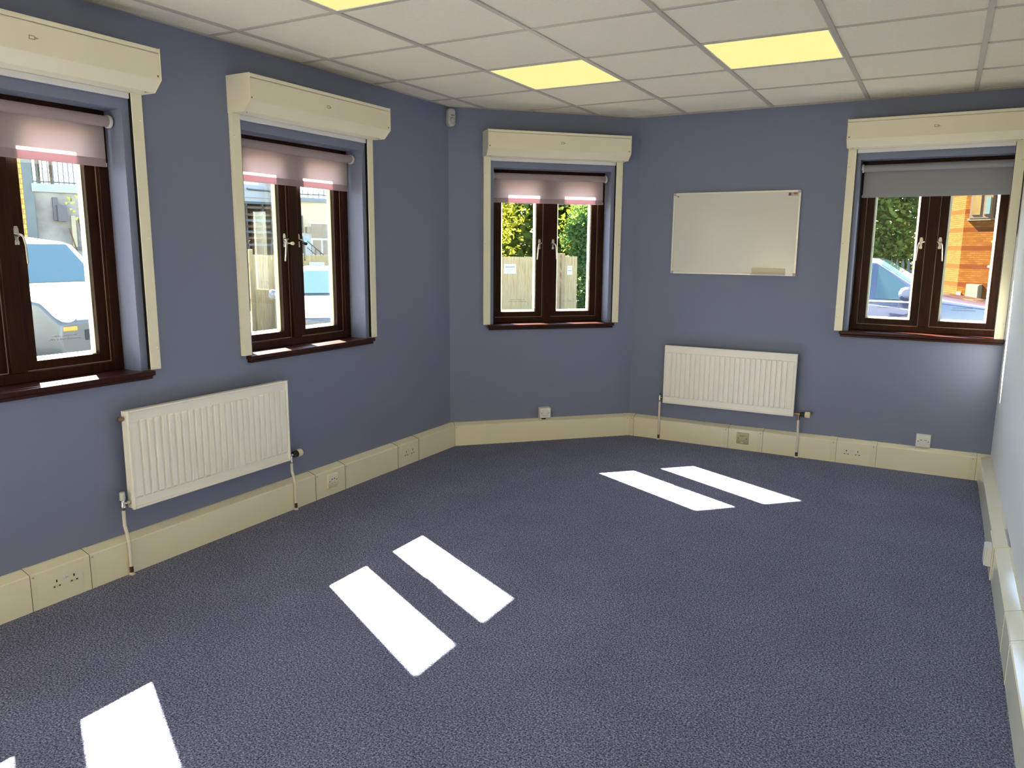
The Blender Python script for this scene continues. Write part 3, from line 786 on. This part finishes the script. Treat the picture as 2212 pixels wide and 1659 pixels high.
# ------------------------------------------------------------------ motion sensor across the corner of the left and bay walls
t = empty('motion_sensor', (XM0 + .006, YM0 - .003, 2.350), PI / 2 - PI / 8, 'white motion sensor high in the corner below the ceiling', 'sensor')
def pill(hw, zb, zt_, rb, rt):
    pts = []
    for a in range(0, 7): pts.append((hw - rt + rt * math.cos(PI / 2 * a / 6), zt_ - rt + rt * math.sin(PI / 2 * a / 6)))
    for a in range(0, 7): pts.append((-hw + rt - rt * math.sin(PI / 2 * a / 6), zt_ - rt + rt * math.cos(PI / 2 * a / 6)))
    for a in range(0, 7): pts.append((-hw + rb - rb * math.cos(PI / 2 * a / 6), zb + rb - rb * math.sin(PI / 2 * a / 6)))
    for a in range(0, 7): pts.append((hw - rb + rb * math.sin(PI / 2 * a / 6), zb + rb - rb * math.cos(PI / 2 * a / 6)))
    return pts
MB().poly(pill(.030, -.062, .058, .028, .020), .004, .042).build('body', M['sensor'], t, .006, True)
q = MB(); q.lathe((.004, -.040, -.022), (.004, -.054, -.022), [(0, .024), (.5, .0225), (.8, .017), (1, .008)], 20); q.build('lens', M['lens'], t, smooth=True)
MB().wb(-.010, .020, .0415, .0428, .012, .016).build('indicator_slot', M['dark'], t)
MB().wb(-.016, .016, -.002, .006, -.03, .03).build('mount', M['sensor'], t)

# ================================================================== outside
def gz(x): return -0.03 + 0.035 * (x - 2.5)
q = MB()
pts = [(-46, -12), (-46, 48), (30, 48), (30, 2.25), (0.65, 2.25), (-0.60, 1.02), (-0.60, -12)]
n = len(pts)
q.add([(x, y, gz(x)) for x, y in pts] + [(x, y, gz(x) - .3) for x, y in pts], [tuple(range(n)), tuple(range(2 * n - 1, n - 1, -1))] + [(i, n + i, n + (i + 1) % n, (i + 1) % n) for i in range(n)])
tag(q.build('ground', M['tarmac']), kind='structure')

# ---- timber fence
FO = Vector((-8.43, 8.13)); FD = Vector((.4831, .8756)); FA = math.atan2(FD.y, FD.x)
def fence_at(name, s, z, off=0.0, **kw):
    p = FO + FD * s + Vector((FD.y, -FD.x)) * off
    return empty(name, (p.x, p.y, z), FA, **kw)
def fence_run(s0, s1, top, label, posts, seed):
    rnd = random.Random(seed)
    base = gz(FO.x + FD.x * s0) - .02
    t = fence_at('timber_fence', s0, 0, label=label, cat='fence', group='timber fence around the car park')
    b = MB(); x = 0.0; Lx = s1 - s0
    while x < Lx - .001:
        wd = min(.098, Lx - x); tz = top + rnd.uniform(-.006, .006)
        b.prism([(0, base), (.018, base), (.010, tz), (0, tz)], x, x + wd - .003)
        x += .098
    for z in (base + .3, (base + top) / 2, top - .2): b.wb(0, Lx, -.045, 0, z - .04, z + .04)
    b.build('board_panel', M['fence'], t)
    for px_, h, wd in posts:
        MB().wb(px_ - s0 - wd / 2, px_ - s0 + wd / 2, -.06, .045, base, h).build('post', M['post'], t, .006)
fence_run(-2.6, -1.35, 1.31, 'timber fence panel at the left end behind the near radiator window', [(-2.55, 1.4, .1)], 1)
fence_run(-1.25, 2.6, 1.295, 'long timber fence stretch behind the white parked car', [(-1.29, 1.40, .07), (1.3, 1.28, .08)], 2)
fence_run(2.6, 6.02, 1.265, 'timber fence stretch with the three line sign outside the bay window', [(4.44, 1.25, .08)], 3)
fence_run(6.34, 6.72, 1.28, 'short timber fence end beside the ivy with the portrait sign', [(6.10, 1.355, .13), (6.27, 1.35, .10)], 4)

def sign(s, z, wd, h, label, lines, strokes):
    t = fence_at('paper_sign', s, z, .020, label=label, cat='sign', group='paper signs on the fence')
    MB().wb(-wd / 2, wd / 2, 0, .004, -h / 2, h / 2).build('sheet', M['paper'], t)
    for body, size, zz in lines: text_mesh('lettering', body, size, M['sign_text'], t, (0, -.0045, zz), (PI / 2, 0, 0))
    rnd = random.Random(len(label))
    for (x0, x1, zz, hh) in strokes:                 # a line of print too small to read
        q = MB(); x = x0
        while x < x1:
            wq = rnd.uniform(.006, .013); q.wb(x, min(x + wq, x1), .0041, .0049, zz - hh * rnd.uniform(.35, .5), zz + hh * rnd.uniform(.35, .5)); x += wq + .004
        q.build('small_print', M['sign_text'], t)
sign(4.72, .98, .335, .225, 'white landscape paper sign with PARKING ONLY on the fence', [('PARKING', .044, -.015), ('ONLY', .044, -.062)], [(-.135, .135, .045, .030)])
sign(6.48, .935, .150, .225, 'white portrait paper sign on the fence end beside the ivy', [], [(-.05, .06, -.01, .022)])
sign(.03, 1.035, .325, .23, 'white paper sign on the fence above the roof of the white car', [], [(-.12, .10, .040, .03), (-.08, .08, -.04, .03)])

# ---- terrace building (bigger and farther than the fence)
TS = 1.7
TO = Vector((CAM.x + TS * (-14.0 - CAM.x), CAM.y + TS * (2.5 - CAM.y))); TD = Vector((.3401, .9404)); TA = math.atan2(TD.y, TD.x)
tz = lambda z: CAM.z + TS * (z - CAM.z)
bld = empty('terrace_building', (TO.x, TO.y, 0), TA, 'low rendered building with a railed roof terrace behind the fence', 'building')
B0 = -1.4
def tb(s0, s1, o0, o1, z0, z1): return MB().wb(s0 * TS, s1 * TS, o0, o1, tz(z0) if z0 > -5 else B0, tz(z1))
tb(2.82, 6.9, -6, 0, -9, 2.50).build('grey_wall', M['grey_render'], bld)
tb(6.9, 8.05, -6, 0.0, 2.46, 2.60).build('upper_wall', M['pale_render'], bld)
tb(6.9, 8.05, -6, -.8, -9, 2.46).build('recess_wall', M['dark_timber'], bld)
tb(8.05, 10.6, -6, 0, -9, 2.56).build('cream_wall', M['cream_render'], bld)
tb(6.9, 8.05, -.05, .05, 2.60, 3.02).build('pale_parapet', M['pale_render'], bld)
tb(2.80, 6.9, -6.2, .10, 2.50, 2.66).build('cornice', M['pale_render'], bld)
tb(8.05, 10.7, -6.2, .10, 2.56, 2.66).build('cornice', M['pale_render'], bld)
for z, m, o in ((2.48, 'rail', .03), (2.37, 'dark_timber', .0), (2.20, 'dark_timber', .02), (2.07, 'rail', .04), (1.93, 'dark_timber', -.1), (1.80, 'rail', .02), (1.66, 'dark_timber', -.05), (1.50, 'rail', 0.)):
    tb(6.9, 8.05, -.8, o, z - .028, z + .028).build('veranda_beam', M[m], bld)
for s in (7.15, 7.55, 7.95): tb(s - .02, s + .02, -.2, 0, 1.2, 2.46).build('veranda_post', M['dark_timber'], bld)
def railing(s0, s1, zb, zt_, n):
    r = MB()
    for z in (zb, zt_): r.tube([(s0 * TS, .0, tz(z)), (s1 * TS, .0, tz(z))], .028, 6, False)
    for i in range(n + 1):
        s = (s0 + (s1 - s0) * i / n) * TS; r.tube([(s, 0, tz(2.62)), (s, 0, tz(zt_))], .020, 6, False)
    r.build('railing', M['rail'], bld)
railing(2.84, 6.85, 2.70, 3.25, 44)
railing(8.3, 10.6, 2.74, 3.25, 16)
for s in (2.96, 3.20): tb(s - .035, s + .035, -.3, -.15, 2.66, 3.3).build('terrace_post', M['bark'], bld)
tb(2.15, 2.68, -.1, .02, -9, 3.6).build('ochre_cladding', M['ochre'], bld)
tb(2.66, 2.83, -.2, .06, -9, 3.6).build('teal_column', M['teal'], bld)
tb(3.14, 3.23, 0, .12, 1.95, 2.40).build('wall_pipe', M['grey_post'], bld)
tb(3.20, 3.36, 0, .25, 1.93, 2.25).build('meter_box', M['grey_post'], bld)
tb(3.45, 3.53, 0, .06, 1.35, 2.05).build('side_door', M['meter'], bld)
tb(3.30, 3.62, 0, .10, 1.36, 1.42).build('ledge', M['grey_post'], bld)
# cream wall fittings
wf = tb(8.74, 9.30, 0, .06, 1.24, 2.05).build('window_frame', M['white_frame'], bld)
tb(8.755, 9.28, .06, .075, 1.68, 2.03).build('blind', M['blind_beige'], wf)
tb(8.80, 9.02, .06, .075, 1.27, 1.63).build('blind', M['blind_beige'], wf)
tb(9.07, 9.28, .06, .075, 1.27, 1.63).build('blind', M['blind_beige'], wf)
df = tb(8.44, 8.735, 0, .05, .9, 1.81).build('door', M['door_paint'], bld)
tb(8.57, 8.70, .05, .06, 1.50, 1.69).build('poster', M['poster'], df)
tb(8.46, 8.54, .05, .06, 1.3, 1.72).build('door_glass', M['dark_glass'], df)
tb(8.62, 8.72, 0, .18, 1.80, 1.95).build('meter_box', M['meter'], bld)
tb(8.46, 8.53, 0, .14, 1.80, 2.22).build('drainpipe', M['pipe_dark'], bld)
q = MB(); q.tube([(8.40 * TS, -.9, tz(1.60)), (8.86 * TS, -.9, tz(1.24))], .022, 6, False); q.tube([(8.40 * TS, -.9, tz(1.44)), (8.70 * TS, -.9, tz(1.20))], .018, 6, False)
for s, z in ((8.52, 1.50), (8.62, 1.42), (8.74, 1.33)): q.tube([(s * TS, -.9, tz(1.0)), (s * TS, -.9, tz(z))], .018, 6, False)
q.build('stair_handrail', M['rail'], bld)
q = MB(); q.tube([(7.16 * TS, -.08, tz(2.80)), (7.20 * TS, -.09, tz(2.775)), (7.80 * TS, -.09, tz(2.765))], .03, 8); q.build('overflow_pipe', M['pipe_dark'], bld)

# ---- trees
def foliage(name, m, parent, blobs, count, size, seed):
    rnd = random.Random(seed); v = []; f = []
    tot = sum(b[3] * b[4] * b[5] for b in blobs)
    for (cx, cy, cz, rx, ry, rz) in blobs:
        for _ in range(int(count * rx * ry * rz / tot)):
            while True:
                a, b, c = rnd.uniform(-1, 1), rnd.uniform(-1, 1), rnd.uniform(-1, 1); r2 = a * a + b * b + c * c
                if .25 < r2 < 1: break
            k = 1 + rnd.uniform(-.12, .12)
            p = Vector((cx + a * rx * k, cy + b * ry * k, cz + c * rz * k))
            u = Vector((rnd.gauss(0, 1), rnd.gauss(0, 1), rnd.gauss(0, .6))).normalized(); w2 = u.orthogonal().normalized()
            ang = rnd.uniform(0, 2 * PI); w2 = (w2 * math.cos(ang) + u.cross(w2) * math.sin(ang)); nn = u.cross(w2)
            s = size * rnd.uniform(.6, 1.3); i = len(v)
            v += [p - u * s * .5, p + w2 * s * .28 + nn * s * .08, p + u * s * .5, p - w2 * s * .28 + nn * s * .08]
            f += [(i, i + 1, i + 2), (i, i + 2, i + 3)]
    q = MB(); q.v = v; q.f = f
    return q.build(name, m, parent, fix=False)
def tree(name, x, y, h, blobs, m, count, size, label, seed, trunk_r=.12, group='trees beyond the fence'):
    t = empty(name, (x, y, gz(x)), 0, label, 'tree', group)
    foliage('crown', m, t, blobs, count, size, seed)
    b = MB(); b.tube([(0, 0, -.05), (.05, .02, h * .35), (-.04, .05, h * .7), (.02, 0, h)], trunk_r, 8)
    for i in range(5):
        a = i * 2.4; b.tube([(0, 0, h * (.4 + .08 * i)), (.7 * math.cos(a), .7 * math.sin(a), h * (.55 + .08 * i))], trunk_r * .4, 6, False)
    b.build('trunk', M['bark'], t, smooth=True)
tree('garden_tree', -8.75, 15.0, 4.2, [(0, 0, 2.7, 1.35, 1.2, 1.5), (.2, .2, 4.4, 1.3, 1.2, 1.4), (-.3, -.2, 1.9, 1.0, 1.0, 1.0)], M['leaf_yellow'], 3600, .17, 'bright yellow green tree above the fence, seen in the left pane of the bay window', 11, .045)
tree('garden_tree', -9.7, 21.2, 6.0, [(0, 0, 3.0, 3.0, 1.9, 2.2), (.2, .3, 5.6, 2.9, 1.8, 2.2), (1.4, 0, 4.0, 1.7, 1.4, 1.8)], M['leaf_sun'], 15000, .33, 'sunlit green tree above the fence, behind the middle of the bay window', 12, .08)
tree('garden_tree', -5.9, 17.75, 5.2, [(0, 0, 2.4, 1.45, 1.3, 1.7), (.1, .2, 4.4, 1.5, 1.3, 1.8), (.3, 0, 3.2, 1.1, 1.0, 1.3)], M['leaf_mid'], 6500, .18, 'mid green conifer like tree behind the short fence end', 13)
t = fence_at('ivy_bush', 7.34, gz(-5.0), -.1, label='dark green ivy bush growing over the end of the fence', cat='bush')
foliage('leaves', M['leaf_dark'], t, [(.15, .1, 1.35, .60, .45, .75), (-.1, .3, 2.0, .65, .5, .55), (.55, .1, .8, .50, .4, .8), (.45, .4, 2.3, .9, .7, .8), (.7, .3, .5, .5, .4, .6), (-.22, .15, 1.0, .36, .35, .9), (0, .1, .5, .45, .4, .6), (.35, .1, .3, .5, .4, .5)], 11000, .13, 21)
b = MB(); b.tube([(.3, .1, 0), (.22, .1, .7), (.35, .15, 1.4)], .05, 8); b.tube([(.05, .05, 0), (.2, .1, .8), (.1, .2, 1.8)], .035, 8); b.build('stems', M['bark'], t, smooth=True)
tree('hedge_tree', .75, 19.8, 4.6, [(0, 0, 2.3, 1.9, 1.5, 1.6), (.0, .2, 4.2, 1.9, 1.5, 1.7), (-.9, -.4, 3.2, 1.3, 1.2, 1.5), (.6, -.5, 3.0, 1.1, 1.1, 1.3), (0, 0, 1.2, 1.95, 1.3, 1.1)], M['leaf_hedge'], 24000, .17, 'dense green tree behind the dark palisade fence', 14)
t = empty('ivy_wall', (-16.6, 8.8, gz(-16.6)), TA, 'straggly plant with bare twigs climbing the stained grey wall', 'plant')
foliage('leaves', M['leaf_mid'], t, [(-.4, 0, 3.3, .35, .2, .5), (0, 0, 2.5, .5, .25, .7), (.3, 0, 1.6, .6, .3, .7)], 420, .11, 15)
b = MB()
for i in range(7):
    a = -.7 + i * .22; b.tube([(a * .3, .1, 0), (a * .6, .12, 1.4), (a, .1, 2.6 + .3 * math.sin(i * 2.1))], .018, 6)
b.build('twigs', M['bark'], t, smooth=True)
t = empty('hanging_plant', (4.25, 21.2, 0), 0, 'bright yellow leafed plant hanging against the brick building', 'plant')
foliage('leaves', M['leaf_yellow'], t, [(0, 0, 1.70, .22, .22, .28), (-.08, 0, 1.40, .12, .15, .2)], 420, .12, 16)
b = MB(); b.tube([(.12, .1, gz(5)), (.1, .1, 1.2), (0, 0, 1.9)], .02, 6); b.build('stem', M['bark'], t, smooth=True)

# ---- palisade fence behind the dark car
t = empty('palisade_fence', (-1.6, 17.3, gz(0)), 0, 'dark steel palisade fence with pointed tops behind the navy car', 'fence')
q = MB()
for i in range(34):
    x = i * .125; q.poly([(x - .032, .05), (x + .032, .05), (x + .032, 1.30), (x, 1.42), (x - .032, 1.30)], 0, .02)
q.build('pales', M['palisade'], t)
q = MB(); q.wb(-.05, 4.2, -.05, 0, .25, .32); q.wb(-.05, 4.2, -.05, 0, 1.08, 1.15); q.build('rails', M['palisade'], t)
for x in (-.05, 2.1, 4.15): MB().wb(x - .04, x + .04, -.12, -.05, 0, 1.35).build('post', M['palisade'], t)

# ---- brick building
def wall_piece(name, P, D, length, z0, z1, thick, m, parent):
    a = math.atan2(D[1], D[0]); o = MB().box(0, length, 0, thick, z0, z1).build(name, m, parent)
    o.location = (P[0] - parent.location.x, P[1] - parent.location.y, 0); o.rotation_euler = (0, 0, a); return o
BS = .78
bz = lambda z: CAM.z + BS * (z - CAM.z)
bp = lambda x, y: (CAM.x + BS * (x - CAM.x), CAM.y + BS * (y - CAM.y))
bb = empty('brick_building', (*bp(3.4, 30.0), 0), 0, 'orange brick building with red brick bands behind the navy car', 'building')
wall_piece('banded_wall', bp(3.4, 30.0), (.82, -.5724), 7.0, -.6, 7.4, .3, M['brick'], bb)
o = wall_piece('pale_return_wall', bp(2.72, 32.2), (.295, -.9555), 2.302 * BS, -.6, 7.4, .3, M['brick_pale'], bb)
BA = math.atan2(-.5724, .82)
def bw(s0, s1, o0, o1, z0, z1, name, m, parent=None):
    o = MB().wb(s0 * .82 * BS, s1 * .82 * BS, o0, o1, bz(z0), bz(z1)).build(name, M[m], parent or bb)
    if parent is None: o.rotation_euler = (0, 0, BA)
    return o
wf = bw(.27, 1.37, 0, .05, 2.70, 4.3, 'window_frame', 'brown_frame')
bw(.37, .76, .05, .06, 2.82, 4.2, 'pane', 'amber_glass', wf)
bw(.92, 1.28, .05, .06, 2.82, 4.2, 'pane', 'amber_glass', wf)
bw(.98, 1.20, .06, .07, 2.84, 3.45, 'screen', 'blue_glass', wf)
bw(.17, 1.46, 0, .045, 2.62, 2.70, 'stone_sill', 'sill_stone')
mb = bw(.56, 1.17, 0, .14, -.30, .29, 'meter_cabinet', 'cabinet')
bw(.60, 1.13, .14, .15, -.26, .25, 'cabinet_door', 'cabinet', mb)
bw(1.36, 1.50, 0, .05, .92, .98, 'wall_vent', 'white_frame')
bw(.10, .20, 0, .10, -.25, -.02, 'outside_tap', 'white_frame')
t = empty('steel_post', (3.60, 15.5, gz(3.60)), 0, 'grey steel post standing in front of the cream cabinet', 'post')
MB().box(-.04, .04, -.04, .04, 0, .40).build('shaft', M['grey_post'], t, .006)
MB().box(-.05, .05, -.05, .05, .40, .45).build('cap', M['grey_plastic'], t, .01)

# ---- cars
def car(loc, heading, paint, label, prof, wheel_x, wheel_r, tall=False):
    """prof: stations (x, bottom, belt, half width, roof, half roof); the front is +x. roof == belt where there is no cabin."""
    t = empty('parked_car', (loc[0], loc[1], gz(loc[0])), heading, label, 'car', 'cars parked outside the windows')
    def ringpts(st):
        x, zb, zl, hw, zr, hr = st
        half = [(hw * .90, zb), (hw * .985, zb + .12), (hw, zb + (zl - zb) * .55), (hw * .975, zl)]
        half += [(hr + .02, zr - .05), (hr * .80, zr)] if zr - zl > .12 else [(hw * .93, zl + (zr - zl) * .5 + .015), (hw * .72, max(zr, zl) + .035)]
        return [(x, y, z) for y, z in half] + [(x, -y, z) for y, z in reversed(half)]
    rings = [ringpts(s) for s in prof]; n = len(rings[0])
    q = MB(); q.v = [p for r in rings for p in r]
    for k in range(len(rings) - 1):
        for i in range(n):
            j = (i + 1) % n; q.f.append((k * n + i, k * n + j, (k + 1) * n + j, (k + 1) * n + i))
    q.f.append(tuple(range(n))); q.f.append(tuple((len(rings) - 1) * n + i for i in range(n - 1, -1, -1)))
    body = q.build('body', paint, t, .025, True, 3)
    cab = [k for k, s in enumerate(prof) if s[4] - s[2] > .12]
    R = [[Vector(p) for p in r] for r in rings]
    def panel(name, corners, push, m, inset=.06):
        c = sum(corners, Vector()) / 4
        nrm = (corners[1] - corners[0]).cross(corners[3] - corners[0]).normalized()
        if nrm.dot(push) < 0: nrm = -nrm
        ps = [p + (c - p) * inset + nrm * .008 for p in corners]
        q = MB(); q.add(ps + [p - nrm * .02 for p in ps], [(0, 1, 2, 3), (7, 6, 5, 4), (0, 1, 5, 4), (1, 2, 6, 5), (2, 3, 7, 6), (3, 0, 4, 7)])
        return q.build(name, m, t)
    for side, (i0, i1) in ((1, (3, 4)), (-1, (n - 4, n - 5))):
        for a, b in zip(cab[:-1], cab[1:]):
            panel('side_window', [R[a][i0], R[b][i0], R[b][i1], R[a][i1]], Vector((0, side, .2)), M['car_glass'], .09)
        a, b = cab[-1], cab[-1] + 1
        panel('side_window', [R[a][i0], R[b][i0] * .7 + R[a][i0] * .3, R[b][i0] * .55 + R[a][i1] * .45, R[a][i1]], Vector((0, side, .2)), M['car_glass'], .12)
        # trim line under the glass
        q = MB(); q.tube([R[k][i0] + Vector((0, side * .012, -.005)) for k in range(cab[0], cab[-1] + 2)], .012, 6, False); q.build('window_trim', M['car_chrome'], t)
    def screen(name, A, B, up):
        ps = []
        for ring_, k in ((A, .07), (B, .10)):
            other = B if ring_ is A else A
            row = [ring_[i].lerp(other[i], k) + up for i in range(4, n - 4)]
            c = (row[0] + row[-1]) / 2
            row[0] = row[0].lerp(c, .05); row[-1] = row[-1].lerp(c, .05); ps.append(row)
        m = len(ps[0]); q = MB(); lo = up * 2.5
        q.v = [p for r in ps for p in r] + [p - lo for r in ps for p in r]
        for i in range(m - 1):
            q.f.append((i, i + 1, m + i + 1, m + i)); q.f.append((2 * m + i, 3 * m + i, 3 * m + i + 1, 2 * m + i + 1))
            q.f.append((i, 2 * m + i, 2 * m + i + 1, i + 1)); q.f.append((m + i, m + i + 1, 3 * m + i + 1, 3 * m + i))
        q.f.append((0, m, 3 * m, 2 * m)); q.f.append((m - 1, 3 * m - 1, 4 * m - 1, 2 * m - 1))
        return q.build(name, M['car_glass'], t)
    f = cab[-1]; screen('windscreen', R[f], R[f + 1], Vector((.008, 0, .012)))
    b0 = cab[0]; screen('rear_screen', R[b0], R[b0 - 1], Vector((-.010, 0, .010)))
    hw = prof[len(prof) // 2][3]; fx = prof[-1][0]; bx = prof[0][0]
    for side in (1, -1):
        for wx in wheel_x:
            wl = MB(); wl.lathe((wx, side * (hw - .19), wheel_r), (wx, side * (hw + .012), wheel_r), [(0, wheel_r * .93), (.1, wheel_r), (.9, wheel_r), (1, wheel_r * .9)], 24); wo = wl.build('wheel', M['tyre'], t, smooth=True)
            wl = MB(); wl.lathe((wx, side * (hw + .010), wheel_r), (wx, side * (hw + .022), wheel_r), [(0, wheel_r * .66), (1, wheel_r * .6)], 16); wl.build('hubcap', M['car_chrome'], wo, smooth=True)
        q = MB(); zl = prof[-2][2]; q.lathe((fx - .16, side * hw * .72, zl - .13), (fx + .015, side * hw * .70, zl - .13), [(0, .15), (.7, .14), (1, .10)], 16); q.build('headlight', M['headlight'], t, smooth=True)
        q = MB(); q.box(fx - .06, fx + .012, side * hw * .72 - .10, side * hw * .72 + .10, zl - .36, zl - .30); q.build('indicator', M['amber'], t, .01)
        k = cab[-1] + 1; mx, mz = prof[k][0] - .28, prof[k][2] + .07
        q = MB(); q.lathe((mx, side * (hw + .02), mz), (mx, side * (hw + .20), mz + .03), [(0, .03), (.2, .075), (.8, .085), (1, .05)], 12); q.build('wing_mirror', paint, t, smooth=True)
    q = MB(); q.box(fx - .03, fx + .018, -.45, .45, .62 if tall else .50, .76 if tall else .62); q.build('grille', M['car_trim'], t, .01)
    q = MB(); q.box(fx - .02, fx + .022, -.26, .26, .34, .45); q.build('number_plate', M['plate'], t)
    q = MB(); q.box(fx - .10, fx + .05, -hw * .88, hw * .88, .22, .34); q.build('bumper', M['car_trim'] if tall else paint, t, .03)
    return t
HATCH = [(-2.0, .30, .78, .70, .78, .5), (-1.93, .22, .92, .80, 1.00, .6), (-1.55, .20, .95, .85, 1.40, .58), (-.5, .20, .94, .86, 1.47, .60), (.30, .20, .93, .86, 1.42, .59), (1.02, .20, .93, .86, .96, .7), (1.70, .20, .84, .83, .84, .6), (2.0, .24, .68, .74, .68, .5)]
SEDAN = [(-2.2, .30, .85, .72, .85, .5), (-2.1, .22, .95, .82, .95, .6), (-1.75, .20, .97, .87, 1.10, .6), (-1.1, .20, .97, .88, 1.42, .60), (-.1, .20, .96, .88, 1.48, .62), (.60, .20, .95, .88, 1.43, .60), (1.24, .20, .95, .88, .98, .72), (1.95, .20, .87, .85, .87, .6), (2.28, .24, .70, .76, .70, .5)]
SUV = [(-2.2, .40, 1.00, .74, 1.00, .5), (-2.1, .32, 1.12, .86, 1.22, .6), (-1.95, .30, 1.22, .90, 1.95, .66), (-.5, .30, 1.22, .91, 2.03, .68), (.45, .30, 1.21, .91, 1.95, .66), (1.10, .30, 1.20, .91, 1.26, .76), (1.85, .30, 1.12, .89, 1.12, .66), (2.15, .36, .84, .80, .84, .55)]
car((1.62, 6.98), 0.0, M['car_navy'], 'navy car parked sideways outside the far wall window', SEDAN, (-1.38, 1.40), .31)
car((-6.62, 6.67), math.atan2(-.737, .675), M['car_white'], 'white car facing the building in front of the fence', HATCH, (-1.25, 1.25), .30)
car((-9.5, 2.75), math.radians(4), M['car_silver'], 'tall silver car in the glare outside the near left window', SUV, (-1.35, 1.38), .36, True)
